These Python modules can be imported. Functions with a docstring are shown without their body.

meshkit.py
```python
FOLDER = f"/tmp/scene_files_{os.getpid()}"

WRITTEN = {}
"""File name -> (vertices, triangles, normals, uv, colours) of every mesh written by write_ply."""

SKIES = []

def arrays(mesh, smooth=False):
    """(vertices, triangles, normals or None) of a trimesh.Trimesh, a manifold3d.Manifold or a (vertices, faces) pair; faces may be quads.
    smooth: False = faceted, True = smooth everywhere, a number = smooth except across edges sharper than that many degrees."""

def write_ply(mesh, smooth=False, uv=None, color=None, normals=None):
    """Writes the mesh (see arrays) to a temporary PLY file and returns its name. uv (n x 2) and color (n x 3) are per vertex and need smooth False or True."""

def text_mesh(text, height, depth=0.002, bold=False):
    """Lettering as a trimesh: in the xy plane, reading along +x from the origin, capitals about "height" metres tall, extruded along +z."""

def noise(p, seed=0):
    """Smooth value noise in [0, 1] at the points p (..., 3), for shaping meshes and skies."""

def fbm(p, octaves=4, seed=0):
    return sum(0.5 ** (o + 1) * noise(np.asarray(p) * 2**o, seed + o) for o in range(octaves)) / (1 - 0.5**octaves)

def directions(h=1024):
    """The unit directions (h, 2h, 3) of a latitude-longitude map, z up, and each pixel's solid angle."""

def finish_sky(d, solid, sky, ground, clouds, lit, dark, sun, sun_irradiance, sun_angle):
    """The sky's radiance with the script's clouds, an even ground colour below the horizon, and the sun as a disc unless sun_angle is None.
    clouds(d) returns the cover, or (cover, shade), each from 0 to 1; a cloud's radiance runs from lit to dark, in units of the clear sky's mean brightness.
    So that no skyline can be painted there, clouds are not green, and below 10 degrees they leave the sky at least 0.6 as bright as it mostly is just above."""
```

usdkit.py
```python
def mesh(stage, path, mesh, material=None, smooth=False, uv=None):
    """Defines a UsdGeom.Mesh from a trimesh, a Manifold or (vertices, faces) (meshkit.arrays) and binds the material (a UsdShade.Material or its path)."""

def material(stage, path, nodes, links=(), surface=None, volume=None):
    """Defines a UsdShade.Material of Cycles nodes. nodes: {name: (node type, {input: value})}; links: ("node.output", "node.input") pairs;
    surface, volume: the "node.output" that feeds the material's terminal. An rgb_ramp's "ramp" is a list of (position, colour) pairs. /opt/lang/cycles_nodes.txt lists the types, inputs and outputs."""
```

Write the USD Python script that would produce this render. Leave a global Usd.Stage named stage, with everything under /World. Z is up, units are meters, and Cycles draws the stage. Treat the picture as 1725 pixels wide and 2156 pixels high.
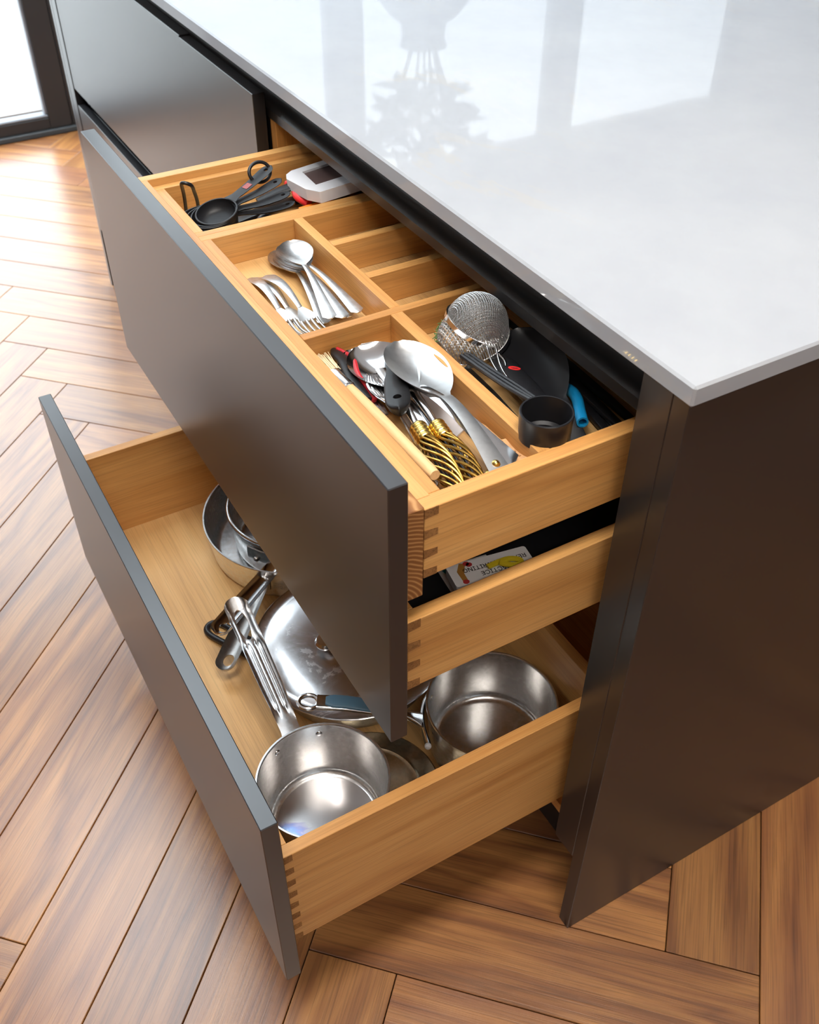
import math
import numpy as np, trimesh, manifold3d
import usdkit, meshkit
from scipy.spatial import ConvexHull
from scipy.interpolate import CubicSpline
from shapely.geometry import Polygon
from pxr import Usd, UsdGeom, UsdLux, UsdShade, Gf, Sdf, Vt

stage = Usd.Stage.CreateInMemory()
UsdGeom.SetStageUpAxis(stage, 'Z'); UsdGeom.SetStageMetersPerUnit(stage, 1.0)
UsdGeom.Xform.Define(stage, '/World'); UsdGeom.Scope.Define(stage, '/World/Looks')
PI = math.pi

# ------------------------------------------------------------------ camera, light, exposure
CAM_POS = (0.450413, -0.520248, 1.363001)
CAM_ROWS = np.array([[0.49865611, 0.86678895, 0.00435797], [0.58003481, -0.32994442, -0.74477936], [-0.64412864, 0.37391656, -0.66729657]])
cam = UsdGeom.Camera.Define(stage, '/World/camera')
_r, _d, _f = CAM_ROWS
cam.AddTransformOp().Set(Gf.Matrix4d(*_r, 0, *(-_d), 0, *(-_f), 0, *CAM_POS, 1))
cam.CreateHorizontalApertureAttr(36.0); cam.CreateVerticalApertureAttr(45.0)
cam.CreateFocalLengthAttr(2100.62 / 1725 * 36.0)
cam.CreateFStopAttr(13.0); cam.CreateFocusDistanceAttr(1.10)
cam.CreateClippingRangeAttr((0.02, 200.0))
cam.CreateExposureAttr(0.15)

dome = UsdLux.DomeLight.Define(stage, '/World/sky_light')          # even, bright overcast sky outside the doors
dome.CreateColorAttr((1.0, 1.0, 1.0)); dome.CreateIntensityAttr(1.0)
SKY_ZENITH = 7.0                                                    # overcast sky: three times as bright overhead as at the horizon
_sky = usdkit.material(stage, '/World/Looks/overcast_sky', {'tc': ('geometry', {}), 'x': ('separate_xyz', {}),
    'r': ('map_range', dict(from_min=0.0, from_max=1.0, to_min=SKY_ZENITH / 3, to_max=SKY_ZENITH, clamp=True)), 'b': ('background_shader', dict(color=(0.84, 0.93, 1.0)))},
    [('tc.position', 'x.vector'), ('x.z', 'r.value'), ('r.result', 'b.strength')], surface='b.background')
UsdShade.MaterialBindingAPI.Apply(dome.GetPrim()).Bind(_sky)

def rect_light(name, loc, size, intensity, color, target):
    l = UsdLux.RectLight.Define(stage, '/World/' + name)
    l.CreateWidthAttr(size[0]); l.CreateHeightAttr(size[1]); l.CreateIntensityAttr(intensity); l.CreateColorAttr(color)
    l.CreateNormalizeAttr(False)
    z = np.array(loc, float) - np.array(target, float); z /= np.linalg.norm(z)
    x = np.cross((0, 1, 0.001), z); x /= np.linalg.norm(x); y = np.cross(z, x)
    l.AddTransformOp().Set(Gf.Matrix4d(*x, 0, *y, 0, *z, 0, *loc, 1))
    return l
rect_light('ceiling_lamp_light', (0.22, -0.30, 2.512), (0.38, 1.30), 18.0, (1.0, 0.95, 0.89), (0.22, -0.30, 0))
rect_light('ceiling_lamp_light_001', (1.50, -0.45, 2.512), (0.38, 1.30), 3.0, (1.0, 0.95, 0.89), (1.50, -0.45, 0))   # the lamp built as ceiling_lamp below

# ------------------------------------------------------------------ scene helpers
MW = {}                                                             # world matrix of every group prim
_used = {}
def numbered(parent, name):
    k = (parent, name); n = _used.get(k, 0); _used[k] = n + 1
    return f'{parent}/{name}' if n == 0 else f'{parent}/{name}_{n:03d}'
def meta(prim, label=None, cat=None, group=None, kind=None):
    for k, v in (('label', label), ('category', cat), ('group', group), ('kind', kind)):
        if v: prim.SetCustomDataByKey(k, v)
    return prim
def gf(M): return Gf.Matrix4d(*[float(v) for v in np.asarray(M).T.ravel()])
def T(x=0, y=0, z=0):
    M = np.eye(4); M[:3, 3] = (x, y, z); return M
def RX(a): return trimesh.transformations.rotation_matrix(math.radians(a), (1, 0, 0))
def RY(a): return trimesh.transformations.rotation_matrix(math.radians(a), (0, 1, 0))
def RZ(a): return trimesh.transformations.rotation_matrix(math.radians(a), (0, 0, 1))
def SC(a, b=None, c=None): return np.diag([a, a if b is None else b, a if c is None else c, 1.0])
def frame(p0, p1, up=(0, 0, 1), roll=0):
    """local x runs from p0 to p1, local z is as near to up as it can be."""
    p0, p1 = np.array(p0, float), np.array(p1, float)
    x = p1 - p0; x /= np.linalg.norm(x); z = np.array(up, float); z -= x * (z @ x); z /= np.linalg.norm(z); y = np.cross(z, x)
    M = np.eye(4); M[:3, 0], M[:3, 1], M[:3, 2], M[:3, 3] = x, y, z, p0
    return M @ RX(roll)
def thing(name, label=None, cat=None, M=None, group=None, kind=None, parent='/World'):
    p = numbered(parent, name); x = UsdGeom.Xform.Define(stage, p)
    M = np.eye(4) if M is None else np.array(M, float)
    x.AddTransformOp().Set(gf(M)); MW[p] = MW.get(parent, np.eye(4)) @ M
    meta(x.GetPrim(), label, cat, group, kind)
    return p
def sub(parent, name, label=None, kind=None):                        # a part that has pieces of its own
    p = numbered(parent, name); x = UsdGeom.Xform.Define(stage, p); MW[p] = MW[parent]
    meta(x.GetPrim(), label, kind=kind); return p
def obj(parent, name, mesh, m, smooth=False, world=False, label=None, cat=None, group=None, kind=None, M=None):
    v, f = mesh if isinstance(mesh, tuple) else (np.array(mesh.vertices), np.array(mesh.faces))
    v = np.asarray(v, float)
    p = numbered(parent, name)
    base = MW.get(parent, np.eye(4))
    if M is not None: v = tf((v, f), M)[0]
    if world: v = tf((v, f), np.linalg.inv(base))[0]
    pm = usdkit.mesh(stage, p, (v, f), m, smooth)
    MW[p] = base
    meta(pm.GetPrim(), label, cat, group, kind)
    return p
def copy(src, M, label=None, group=None):
    name = src.split('/')[-1]
    while name[-4:-3] == '_' and name[-3:].isdigit(): name = name[:-4]
    was = stage.GetPrimAtPath(src).GetCustomData()
    p = thing(name, label or was.get('label'), was.get('category'), M, group or was.get('group'))
    pr = stage.GetPrimAtPath(p)
    pr.GetReferences().AddInternalReference(src); pr.SetInstanceable(True)
    return p

# ------------------------------------------------------------------ mesh helpers: every mesh is (vertices, triangles)
def tf(mesh, M):
    v, f = mesh; v = v @ M[:3, :3].T + M[:3, 3]
    return (v, f[:, ::-1]) if np.linalg.det(M[:3, :3]) < 0 else (v, f)
def cat(*ms):
    V, F, n = [], [], 0
    for v, f in ms: V.append(np.asarray(v, float)); F.append(np.asarray(f, int) + n); n += len(v)
    return np.vstack(V), np.vstack(F)
def hull(p):
    p = np.asarray(p, float); h = trimesh.convex.convex_hull(p); return np.array(h.vertices), np.array(h.faces)
def box(x0, x1, y0, y1, z0, z1, c=0.0008):
    x0, x1 = min(x0, x1), max(x0, x1); y0, y1 = min(y0, y1), max(y0, y1); z0, z1 = min(z0, z1), max(z0, z1)
    c = min(c, .45 * (x1 - x0), .45 * (y1 - y0), .45 * (z1 - z0)); P = []
    for x, sx in ((x0, 1), (x1, -1)):
        for y, sy in ((y0, 1), (y1, -1)):
            for z, sz in ((z0, 1), (z1, -1)):
                P += [(x, y + sy * c, z + sz * c), (x + sx * c, y, z + sz * c), (x + sx * c, y + sy * c, z)]
    return hull(P)
def fixwind(v, f):
    m = trimesh.Trimesh(v, f, process=False)
    return (v, f[:, ::-1]) if m.volume < 0 else (v, f)
def loft(rings, closed=False, caps=True):
    """rings: (n, k, 3) closed cross-sections."""
    R = np.asarray(rings, float); n, k = R.shape[:2]; F = []
    i, j = np.meshgrid(np.arange(n if closed else n - 1), np.arange(k), indexing='ij'); i2, j2 = (i + 1) % n, (j + 1) % k
    a, b, c, d = i * k + j, i * k + j2, i2 * k + j2, i2 * k + j
    F = np.vstack([np.stack([a, b, c], -1).reshape(-1, 3), np.stack([a, c, d], -1).reshape(-1, 3)])
    V = R.reshape(-1, 3)
    if caps and not closed:
        V = np.vstack([V, R[0].mean(0), R[-1].mean(0)]); q = np.arange(k); q2 = (q + 1) % k
        F = np.vstack([F, np.stack([np.full(k, n * k), q2, q], -1), np.stack([np.full(k, n * k + 1), (n - 1) * k + q, (n - 1) * k + q2], -1)])
    return fixwind(V, F)
def spline(pts, n, closed=False):
    P = np.asarray(pts, float)
    if closed: P = np.vstack([P, P[:1]])
    t = np.r_[0, np.cumsum(np.linalg.norm(np.diff(P, axis=0), axis=1))]
    cs = CubicSpline(t, P, bc_type='periodic' if closed else 'natural')
    return cs(np.linspace(0, t[-1], n, endpoint=not closed))
def interp(x, tab):
    xs, ys = zip(*tab); return np.interp(x, xs, ys)
def sweep(pts, rw, rt=None, up=None, k=12, closed=False, power=2.0, caps=True):
    """A tube along pts; half width rw (sideways) and half thickness rt (towards up)."""
    P = np.asarray(pts, float); n = len(P)
    tan = (np.roll(P, -1, 0) - np.roll(P, 1, 0)) if closed else np.gradient(P, axis=0)
    tan /= np.linalg.norm(tan, axis=1, keepdims=True)
    rw = np.broadcast_to(rw, n); rt = rw if rt is None else np.broadcast_to(rt, n)
    if up is None:
        N = np.zeros((n, 3)); v = np.cross(tan[0], (0.3, 0.5, 0.81)); v /= np.linalg.norm(v)
        for i in range(n):
            v = v - tan[i] * (v @ tan[i]); v /= np.linalg.norm(v); N[i] = v
        if closed:                                                  # spread the twist
            a = math.atan2(np.cross(N[-1], N[0]) @ tan[0], N[-1] @ N[0])
            for i in range(n):
                th = a * i / n; N[i] = N[i] * math.cos(th) + np.cross(tan[i], N[i]) * math.sin(th)
    else:
        N = np.broadcast_to(np.asarray(up, float), (n, 3)).copy(); N -= tan * (N * tan).sum(1, keepdims=True); N /= np.linalg.norm(N, axis=1, keepdims=True)
    S = np.cross(N, tan)
    a = np.arange(k) * 2 * PI / k; ca, sa = np.cos(a), np.sin(a)
    ca, sa = np.sign(ca) * abs(ca) ** (2 / power), np.sign(sa) * abs(sa) ** (2 / power)
    R = P[:, None] + S[:, None] * (rw[:, None] * ca)[..., None] + N[:, None] * (rt[:, None] * sa)[..., None]
    return loft(R, closed, caps)
def lathe(prof, n=64, close=False):
    """Revolves (r, z) pairs about z. close=True joins last to first (a solid of revolution wall)."""
    P = np.asarray(prof, float); a = np.arange(n) * 2 * PI / n
    R = np.stack([P[:, None, 0] * np.cos(a), P[:, None, 0] * np.sin(a), np.broadcast_to(P[:, None, 1], (len(P), n))], -1)
    return loft(R, close, False)
def extrude(poly, h, c=0.0, seg=1):
    """A shapely polygon drawn out along z from 0 to h, its upper edge chamfered by c."""
    m = trimesh.creation.extrude_polygon(poly, h, engine='earcut')
    if c > 0:
        low = trimesh.creation.extrude_polygon(poly, h - c, engine='earcut')
        parts = [(np.array(low.vertices), np.array(low.faces))]
        return parts[0]
    return np.array(m.vertices), np.array(m.faces)
def ribbon(s, w, h, d, t, nu=9, edge=0.0):
    """A long thin blade along x: half width w(s), height h(s), hollow depth d(s), thickness t(s). s: stations."""
    u = np.linspace(-1, 1, nu); rings = []
    for i in range(len(s)):
        top = np.stack([np.full(nu, s[i]), w[i] * u, h[i] - d[i] * (1 - u ** 2)], -1)
        bot = top[::-1].copy(); ub = u[::-1]; bot[:, 2] -= t[i] * np.sqrt(np.maximum(1 - ub ** 4, 0.02))
        rings.append(np.vstack([top, bot]))
    return loft(rings)
def smoothmesh(mesh, edge=0.003, it=8):
    m = trimesh.Trimesh(*mesh, process=True)
    v, f = trimesh.remesh.subdivide_to_size(m.vertices, m.faces, edge)
    m = trimesh.Trimesh(v, f); trimesh.smoothing.filter_taubin(m, iterations=it)
    return np.array(m.vertices), np.array(m.faces)
def man(mesh):
    v, f = mesh; m = trimesh.Trimesh(v, f, process=True)
    return manifold3d.Manifold(manifold3d.Mesh(np.asarray(m.vertices, np.float32), np.asarray(m.faces, np.uint32)))
def unman(m):
    q = m.to_mesh(); return np.array(q.vert_properties[:, :3], float), np.array(q.tri_verts, int)
def ball(c, r, n=2, s=(1, 1, 1)):
    m = trimesh.creation.icosphere(n, 1.0); return np.array(m.vertices) * np.array(s) * r + np.array(c), np.array(m.faces)
def text(s, h, depth=0.0003, bold=False):
    m = meshkit.text_mesh(s, h, depth, bold); return np.array(m.vertices), np.array(m.faces)

# ------------------------------------------------------------------ materials
def mat(name, nodes, links=(), surface='p.BSDF'):
    return usdkit.material(stage, '/World/Looks/' + name, nodes, links, surface=surface)
def plain(name, color, rough=0.4, metal=0.0, spec=0.5, **k):
    return mat(name, {'p': ('principled_bsdf', dict(base_color=color, roughness=rough, metallic=metal, specular_ior_level=spec, **k))})
def wood(name, axis, ramp, rough=0.42, spec=0.45, rings=1.0, scale=1.0, coat=0.0, bump=0.12, vary=0.0, streak=0.35, by_piece=False):
    """Oak-like grain along the local axis: long cathedral figure, fine pores, and a shift of its own for every board."""
    s = [11.0 * scale] * 3; s[axis] = 1.35 * scale
    fs = [520.0 * scale] * 3; fs[axis] = 9.0 * scale
    ms = [75.0 * scale] * 3; ms[axis] = 3.0 * scale
    n = {'tc': ('texture_coordinate', {}), 'oi': ('object_info', {}),
         'off': ('vector_math', dict(math_type='scale', vector1=(7.3, 3.1, 5.7))),
         'add': ('vector_math', dict(math_type='add')),
         'm1': ('mapping', dict(scale=s)), 'm2': ('mapping', dict(scale=fs)), 'm3': ('mapping', dict(scale=ms)),
         'n1': ('noise_texture', dict(scale=1.0, detail=3.0, roughness=0.5, distortion=0.5)),
         'k': ('math', dict(math_type='multiply', value2=7.0 * rings)), 'pp': ('math', dict(math_type='pingpong', value2=1.0)),
         'n2': ('noise_texture', dict(scale=1.0, detail=2.0, roughness=0.6)),
         'n3': ('noise_texture', dict(scale=1.0, detail=3.0, roughness=0.6, distortion=0.3)),
         'mx': ('math', dict(math_type='multiply_add', value2=0.42)), 'sc': ('math', dict(math_type='multiply', value2=0.60)),
         'rp': ('rgb_ramp', dict(ramp=ramp)),
         'r2': ('rgb_ramp', dict(ramp=[(0.36, (1 - streak,) * 3), (0.52, (1.0,) * 3)])),
         'mul': ('mix', dict(mix_type='multiply', fac=1.0)),
         'hv': ('hsv', dict(hue=0.5, saturation=1.0, fac=1.0)),
         'rv': ('map_range', dict(from_min=0.0, from_max=1.0, to_min=1 - vary, to_max=1 + vary)),
         'bp': ('bump', dict(strength=bump, distance=0.0006)),
         'p': ('principled_bsdf', dict(roughness=rough, specular_ior_level=spec, coat_weight=coat, coat_roughness=0.22))}
    l = [('oi.random', 'off.scale'), ('tc.object', 'add.vector1'), ('off.vector', 'add.vector2'),
         ('add.vector', 'm1.vector'), ('add.vector', 'm2.vector'), ('add.vector', 'm3.vector'),
         ('m1.vector', 'n1.vector'), ('m2.vector', 'n2.vector'), ('m3.vector', 'n3.vector'),
         ('n1.fac', 'k.value1'), ('k.value', 'pp.value1'), ('n3.fac', 'sc.value1'), ('pp.value', 'mx.value1'), ('sc.value', 'mx.value3'),
         ('mx.value', 'rp.fac'), ('n2.fac', 'r2.fac'), ('rp.color', 'mul.color1'), ('r2.color', 'mul.color2'),
         ('oi.random', 'rv.value'), ('rv.result', 'hv.value'), ('mul.color', 'hv.color'), ('hv.color', 'p.base_color'), ('n2.fac', 'bp.height'), ('bp.normal', 'p.normal')]
    if by_piece:                                                    # pieces stand one metre apart along y in their own coordinates: each gets its own grain and tone
        n.update(sy=('separate_xyz', {}), fl=('math', dict(math_type='floor')), wn=('white_noise_texture', dict(dimensions='1D')))
        l = [(('wn.value' if a == 'oi.random' else a), b) for a, b in l] + [('tc.object', 'sy.vector'), ('sy.y', 'fl.value1'), ('fl.value', 'wn.w')]
        n.pop('oi')
        l.remove(('mul.color', 'hv.color')); n['tone'] = ('mix', dict(mix_type='mix', color2=(0.12, 0.042, 0.022))); n['tf'] = ('map_range', dict(from_min=0.62, from_max=1.0, to_min=0.0, to_max=0.62, clamp=True))
        l += [('wn.value', 'tf.value'), ('tf.result', 'tone.fac'), ('mul.color', 'tone.color1'), ('tone.color', 'hv.color')]
    return mat(name, n, l)
OAK = [(0.10, (0.40, 0.165, 0.040)), (0.5, (0.56, 0.275, 0.080)), (0.9, (0.68, 0.375, 0.130))]
oak_x = wood('oak_grain_across', 0, OAK, vary=0.05, streak=0.16)
oak_y = wood('oak_grain_deep', 1, OAK, vary=0.05, streak=0.16)
oak_z = wood('oak_grain_upright', 2, OAK, vary=0.05, streak=0.16)
oak_base = wood('oak_veneer_base', 0, [(0.12, (0.50, 0.29, 0.11)), (0.5, (0.64, 0.38, 0.15)), (0.9, (0.74, 0.48, 0.21))], vary=0.03, streak=0.14)
oak_end = mat('oak_end_grain', {'tc': ('texture_coordinate', {}), 'm': ('mapping', dict(scale=(1, 1, 1), location=(0.0, 0.545, -0.53))),
    'w': ('wave_texture', dict(wave_type='rings', rings_direction='x', scale=70.0, distortion=7.0, detail=2.0, detail_scale=0.30)),
    'r': ('rgb_ramp', dict(ramp=[(0.0, (0.20, 0.075, 0.022)), (0.75, (0.30, 0.125, 0.036)), (1.0, (0.46, 0.24, 0.09))])),
    'p': ('principled_bsdf', dict(roughness=0.55, specular_ior_level=0.3))}, [('tc.object', 'm.vector'), ('m.vector', 'w.vector'), ('w.fac', 'r.fac'), ('r.color', 'p.base_color')])
oak_pin = wood('oak_joint_pin', 0, [(0.1, (0.20, 0.085, 0.028)), (0.9, (0.36, 0.175, 0.06))], rough=0.6, spec=0.2)
floor_wood = wood('smoked_oak_floor', 0, [(0.06, (0.10, 0.033, 0.013)), (0.4, (0.26, 0.10, 0.030)), (0.75, (0.41, 0.180, 0.052)), (0.97, (0.54, 0.27, 0.09))], rough=0.34, spec=0.8, coat=0.75, rings=1.5, scale=0.9, bump=0.3, vary=0.22, streak=0.3, by_piece=True)
def lacquer(name, color, rough, spec, ior=1.5):
    return mat(name, {'tc': ('texture_coordinate', {}), 'n': ('noise_texture', dict(scale=900.0, detail=1.0)), 'b': ('bump', dict(strength=0.04, distance=0.0002)),
        'p': ('principled_bsdf', dict(base_color=color, roughness=rough, specular_ior_level=spec, ior=ior))}, [('tc.object', 'n.vector'), ('n.fac', 'b.height'), ('b.normal', 'p.normal')])
graphite = lacquer('graphite_lacquer', (0.016, 0.0155, 0.0175), 0.28, 0.5, 1.68)
rail_black = lacquer('black_rail', (0.012, 0.012, 0.013), 0.30, 0.5)
frame_dark = lacquer('door_frame_paint', (0.030, 0.027, 0.027), 0.45, 0.4)
plaster = plain('white_plaster', (0.82, 0.82, 0.81), 0.9, spec=0.2)
stone = mat('white_quartz', {'tc': ('texture_coordinate', {}),
    'm': ('mapping', dict(scale=(1.0, 1.0, 1.0), rotation=(0, 0, 0.55))), 'm2': ('mapping', dict(scale=(0.55, 1.5, 1.0), rotation=(0, 0, 0.4))),
    'd': ('noise_texture', dict(scale=2.4, detail=6.0, roughness=0.62, distortion=0.8)),
    'sub': ('math', dict(math_type='subtract', value2=0.5)), 'ab': ('math', dict(math_type='absolute')),
    'vr': ('rgb_ramp', dict(ramp=[(0.0, (1, 1, 1)), (0.005, (0.85, 0.85, 0.85)), (0.014, (0, 0, 0))])),
    'mk': ('noise_texture', dict(scale=3.1, detail=2.0)), 'mr': ('rgb_ramp', dict(ramp=[(0.50, (0, 0, 0)), (0.66, (0.42, 0.42, 0.42))])),
    'vm': ('mix', dict(mix_type='multiply', fac=1.0)),
    'c': ('noise_texture', dict(scale=9.0, detail=5.0, roughness=0.6)), 'cr': ('rgb_ramp', dict(ramp=[(0.3, (0.345, 0.36, 0.39)), (0.7, (0.375, 0.39, 0.415))])),
    'mx': ('mix', dict(color2=(0.40, 0.38, 0.35))),
    'df': ('diffuse_bsdf', {}), 'g': ('glossy_bsdf', dict(color=(1, 1, 1), roughness=0.035)), 'ms': ('mix_closure', dict(fac=0.055))},
    [('tc.object', 'm.vector'), ('tc.object', 'm2.vector'), ('m2.vector', 'd.vector'), ('d.fac', 'sub.value1'), ('sub.value', 'ab.value1'), ('ab.value', 'vr.fac'),
     ('m.vector', 'mk.vector'), ('mk.fac', 'mr.fac'), ('vr.color', 'vm.color1'), ('mr.color', 'vm.color2'), ('tc.object', 'c.vector'), ('c.fac', 'cr.fac'),
     ('cr.color', 'mx.color1'), ('vm.color', 'mx.fac'), ('mx.color', 'df.color'), ('df.BSDF', 'ms.closure1'), ('g.BSDF', 'ms.closure2')], 'ms.closure')
glass = mat('door_glass', {'t': ('transparent_bsdf', dict(color=(0.97, 0.98, 0.98))), 'g': ('glossy_bsdf', dict(color=(1, 1, 1), roughness=0.0)), 'f': ('fresnel', dict(IOR=1.45)), 'ge': ('geometry', {}), 'iv': ('math', dict(math_type='subtract', value1=1.0)), 'mu': ('math', dict(math_type='multiply')),
    'm': ('mix_closure', {})}, [('ge.backfacing', 'iv.value2'), ('iv.value', 'mu.value1'), ('f.fac', 'mu.value2'), ('mu.value', 'm.fac'), ('t.BSDF', 'm.closure1'), ('g.BSDF', 'm.closure2')], 'm.closure')
lamp_glow = mat('lamp_diffuser', {'e': ('emission', dict(color=(1.0, 0.93, 0.84), strength=9.0))}, surface='e.emission')
# ------------------------------------------------------------------ the room
RX0, RX1, RY0, RY1, CH = -3.22, 2.30, -2.60, 3.90, 2.55
fl = thing('floor', 'herringbone floor of satin brown smoked oak planks', kind='structure')
obj(fl, 'subfloor', box(RX0 - .3, RX1, RY0, RY1, -0.05, -0.0145, 0), plain('subfloor_dark', (0.03, 0.015, 0.008), 0.9))
PW, PL = 0.1259, 0.60
plank = box(0.0007, PL - 0.0007, 0.0007, PW - 0.0007, -0.014, 0, 0.0009)
def to_world(p, q): return (p - q) / math.sqrt(2), (p + q) / math.sqrt(2)
near_cells, far_cells = [], []
for a in range(-40, 40):
    for b in range(-7, 8):
        ax, ay = -0.2424 + a * PW * math.sqrt(2), -0.237 + b * PL * math.sqrt(2)
        p, q = (ax + ay) / math.sqrt(2), (ay - ax) / math.sqrt(2)
        for p_, q_, r in ((p, q - PW, 0), (p + PW, q - PW - PL, 90)):
            cp, cq = (p_ + PL / 2, q_ + PW / 2) if r == 0 else (p_ - PW / 2, q_ + PL / 2)
            x, y = to_world(cp, cq)
            if not (RX0 - .3 < x < RX1 + .1 and RY0 + .05 < y < RY1 - .05): continue
            (near_cells if -3.6 < x < 0.9 and -1.35 < y < 0.75 else far_cells).append((p_, q_, r))
# keep every plank inside the room: those that cross the door sill are cut there
def cut(M):
    v, f = tf(plank, M); xmin = RX0 - .062
    if v[:, 0].min() > xmin: return None
    m = man((v, f)).trim_by_plane((1, 0, 0), xmin); return tf(unman(m), np.linalg.inv(M)) if m.num_tri() else None
n_pl = 0
for p, q, r in near_cells:
    M = T(*to_world(p, q), 0) @ RZ(45 + r); k = cut(M)
    pth = numbered(fl, 'plank'); off = T(0, n_pl + 0.4, 0); n_pl += 1
    pm = usdkit.mesh(stage, pth, tf(plank if k is None else k, off), floor_wood); pm.AddTransformOp().Set(gf(M @ np.linalg.inv(off)))
obj(fl, 'outer_planks', cat(*[tf(plank, T(*to_world(p, q), 0) @ RZ(45 + r)) for p, q, r in far_cells]), floor_wood, kind='stuff')

greywall = plain('grey_wall_paint', (0.42, 0.42, 0.43), 0.9, spec=0.2)
def struct(name, mesh, m, label): return obj('/World', name, mesh, m, label=label, kind='structure')
SKX0, SKX1, SKY0, SKY1 = -2.80, -1.10, -0.95, 0.70                    # rooflight opening
struct('ceiling', cat(box(RX0 - .2, RX1 + .2, RY0 - .2, SKY0, CH, CH + .25, 0), box(RX0 - .2, RX1 + .2, SKY1, RY1 + .2, CH, CH + .25, 0), box(RX0 - .2, SKX0, SKY0, SKY1, CH, CH + .25, 0), box(SKX1, RX1 + .2, SKY0, SKY1, CH, CH + .25, 0)), plaster, 'plain white ceiling with a rooflight above the kitchen')
rf = thing('window_1', 'dark framed rooflight let into the white ceiling', kind='structure')
obj(rf, 'window_frame', cat(box(SKX0 - .04, SKX1 + .04, SKY0 - .04, SKY0 + .03, CH + .252, CH + .31, .002), box(SKX0 - .04, SKX1 + .04, SKY1 - .03, SKY1 + .04, CH + .252, CH + .31, .002), box(SKX0 - .04, SKX0 + .03, SKY0 + .0301, SKY1 - .0301, CH + .252, CH + .31, .002), box(SKX1 - .03, SKX1 + .04, SKY0 + .0301, SKY1 - .0301, CH + .252, CH + .31, .002)), frame_dark)
obj(rf, 'glass_pane', box(SKX0 + .02, SKX1 - .02, SKY0 + .02, SKY1 - .02, CH + .285, CH + .29, 0), glass)
struct('wall_right', box(RX1, RX1 + .15, RY0 - .2, RY1 + .2, -.05, CH, 0), greywall, 'pale grey wall behind the end of the island')
struct('wall_front', box(RX0 - .1, RX1, RY0 - .15, RY0, -.05, CH, 0), greywall, 'pale grey wall facing the drawers')
struct('wall_back', box(RX0 - .1, RX1, RY1, RY1 + .15, -.05, CH, 0), greywall, 'pale grey wall beyond the island')
struct('wall_left', cat(box(RX0 - .12, RX0, RY0, RY1, 2.345, CH, 0), box(RX0 - .12, RX0, 3.4615, RY1, 0, 2.345, 0), box(RX0 - .12, RX0, RY0, -1.9465, 0, 2.345, 0)), plaster, 'white wall around the glazed patio doors')
dn = thing('door_1', 'dark framed glazed patio doors across the far wall', kind='structure')
bead = plain('grey_bead', (0.17, 0.18, 0.20), 0.3, spec=0.6)
for (a, b) in [(-1.870, -0.940), (-0.785, 0.145), (0.300, 1.240), (1.385, 2.31), (2.465, 3.385)]:
    o0, o1 = a - .0762, b + .0762
    obj(dn, 'door_frame', cat(box(RX0 - .06, RX0, o0, a, 0.020, 2.344, .002), box(RX0 - .06, RX0, b, o1, 0.020, 2.344, .002), box(RX0 - .06, RX0, a, b, 0.020, 0.058, .002), box(RX0 - .06, RX0, a, b, 2.27, 2.344, .002)), frame_dark)
    obj(dn, 'glazing_bead', cat(box(RX0 - .045, RX0 - .002, a, b, 0.058, 0.068, .003), box(RX0 - .045, RX0 - .004, a, a + .010, 0.069, 2.26, .003), box(RX0 - .045, RX0 - .004, b - .010, b, 0.069, 2.26, .003), box(RX0 - .045, RX0 - .004, a, b, 2.26, 2.27, .003)), bead)
    obj(dn, 'glass_pane', box(RX0 - .034, RX0 - .028, a + .006, b - .006, 0.066, 2.265, 0), glass)
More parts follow.
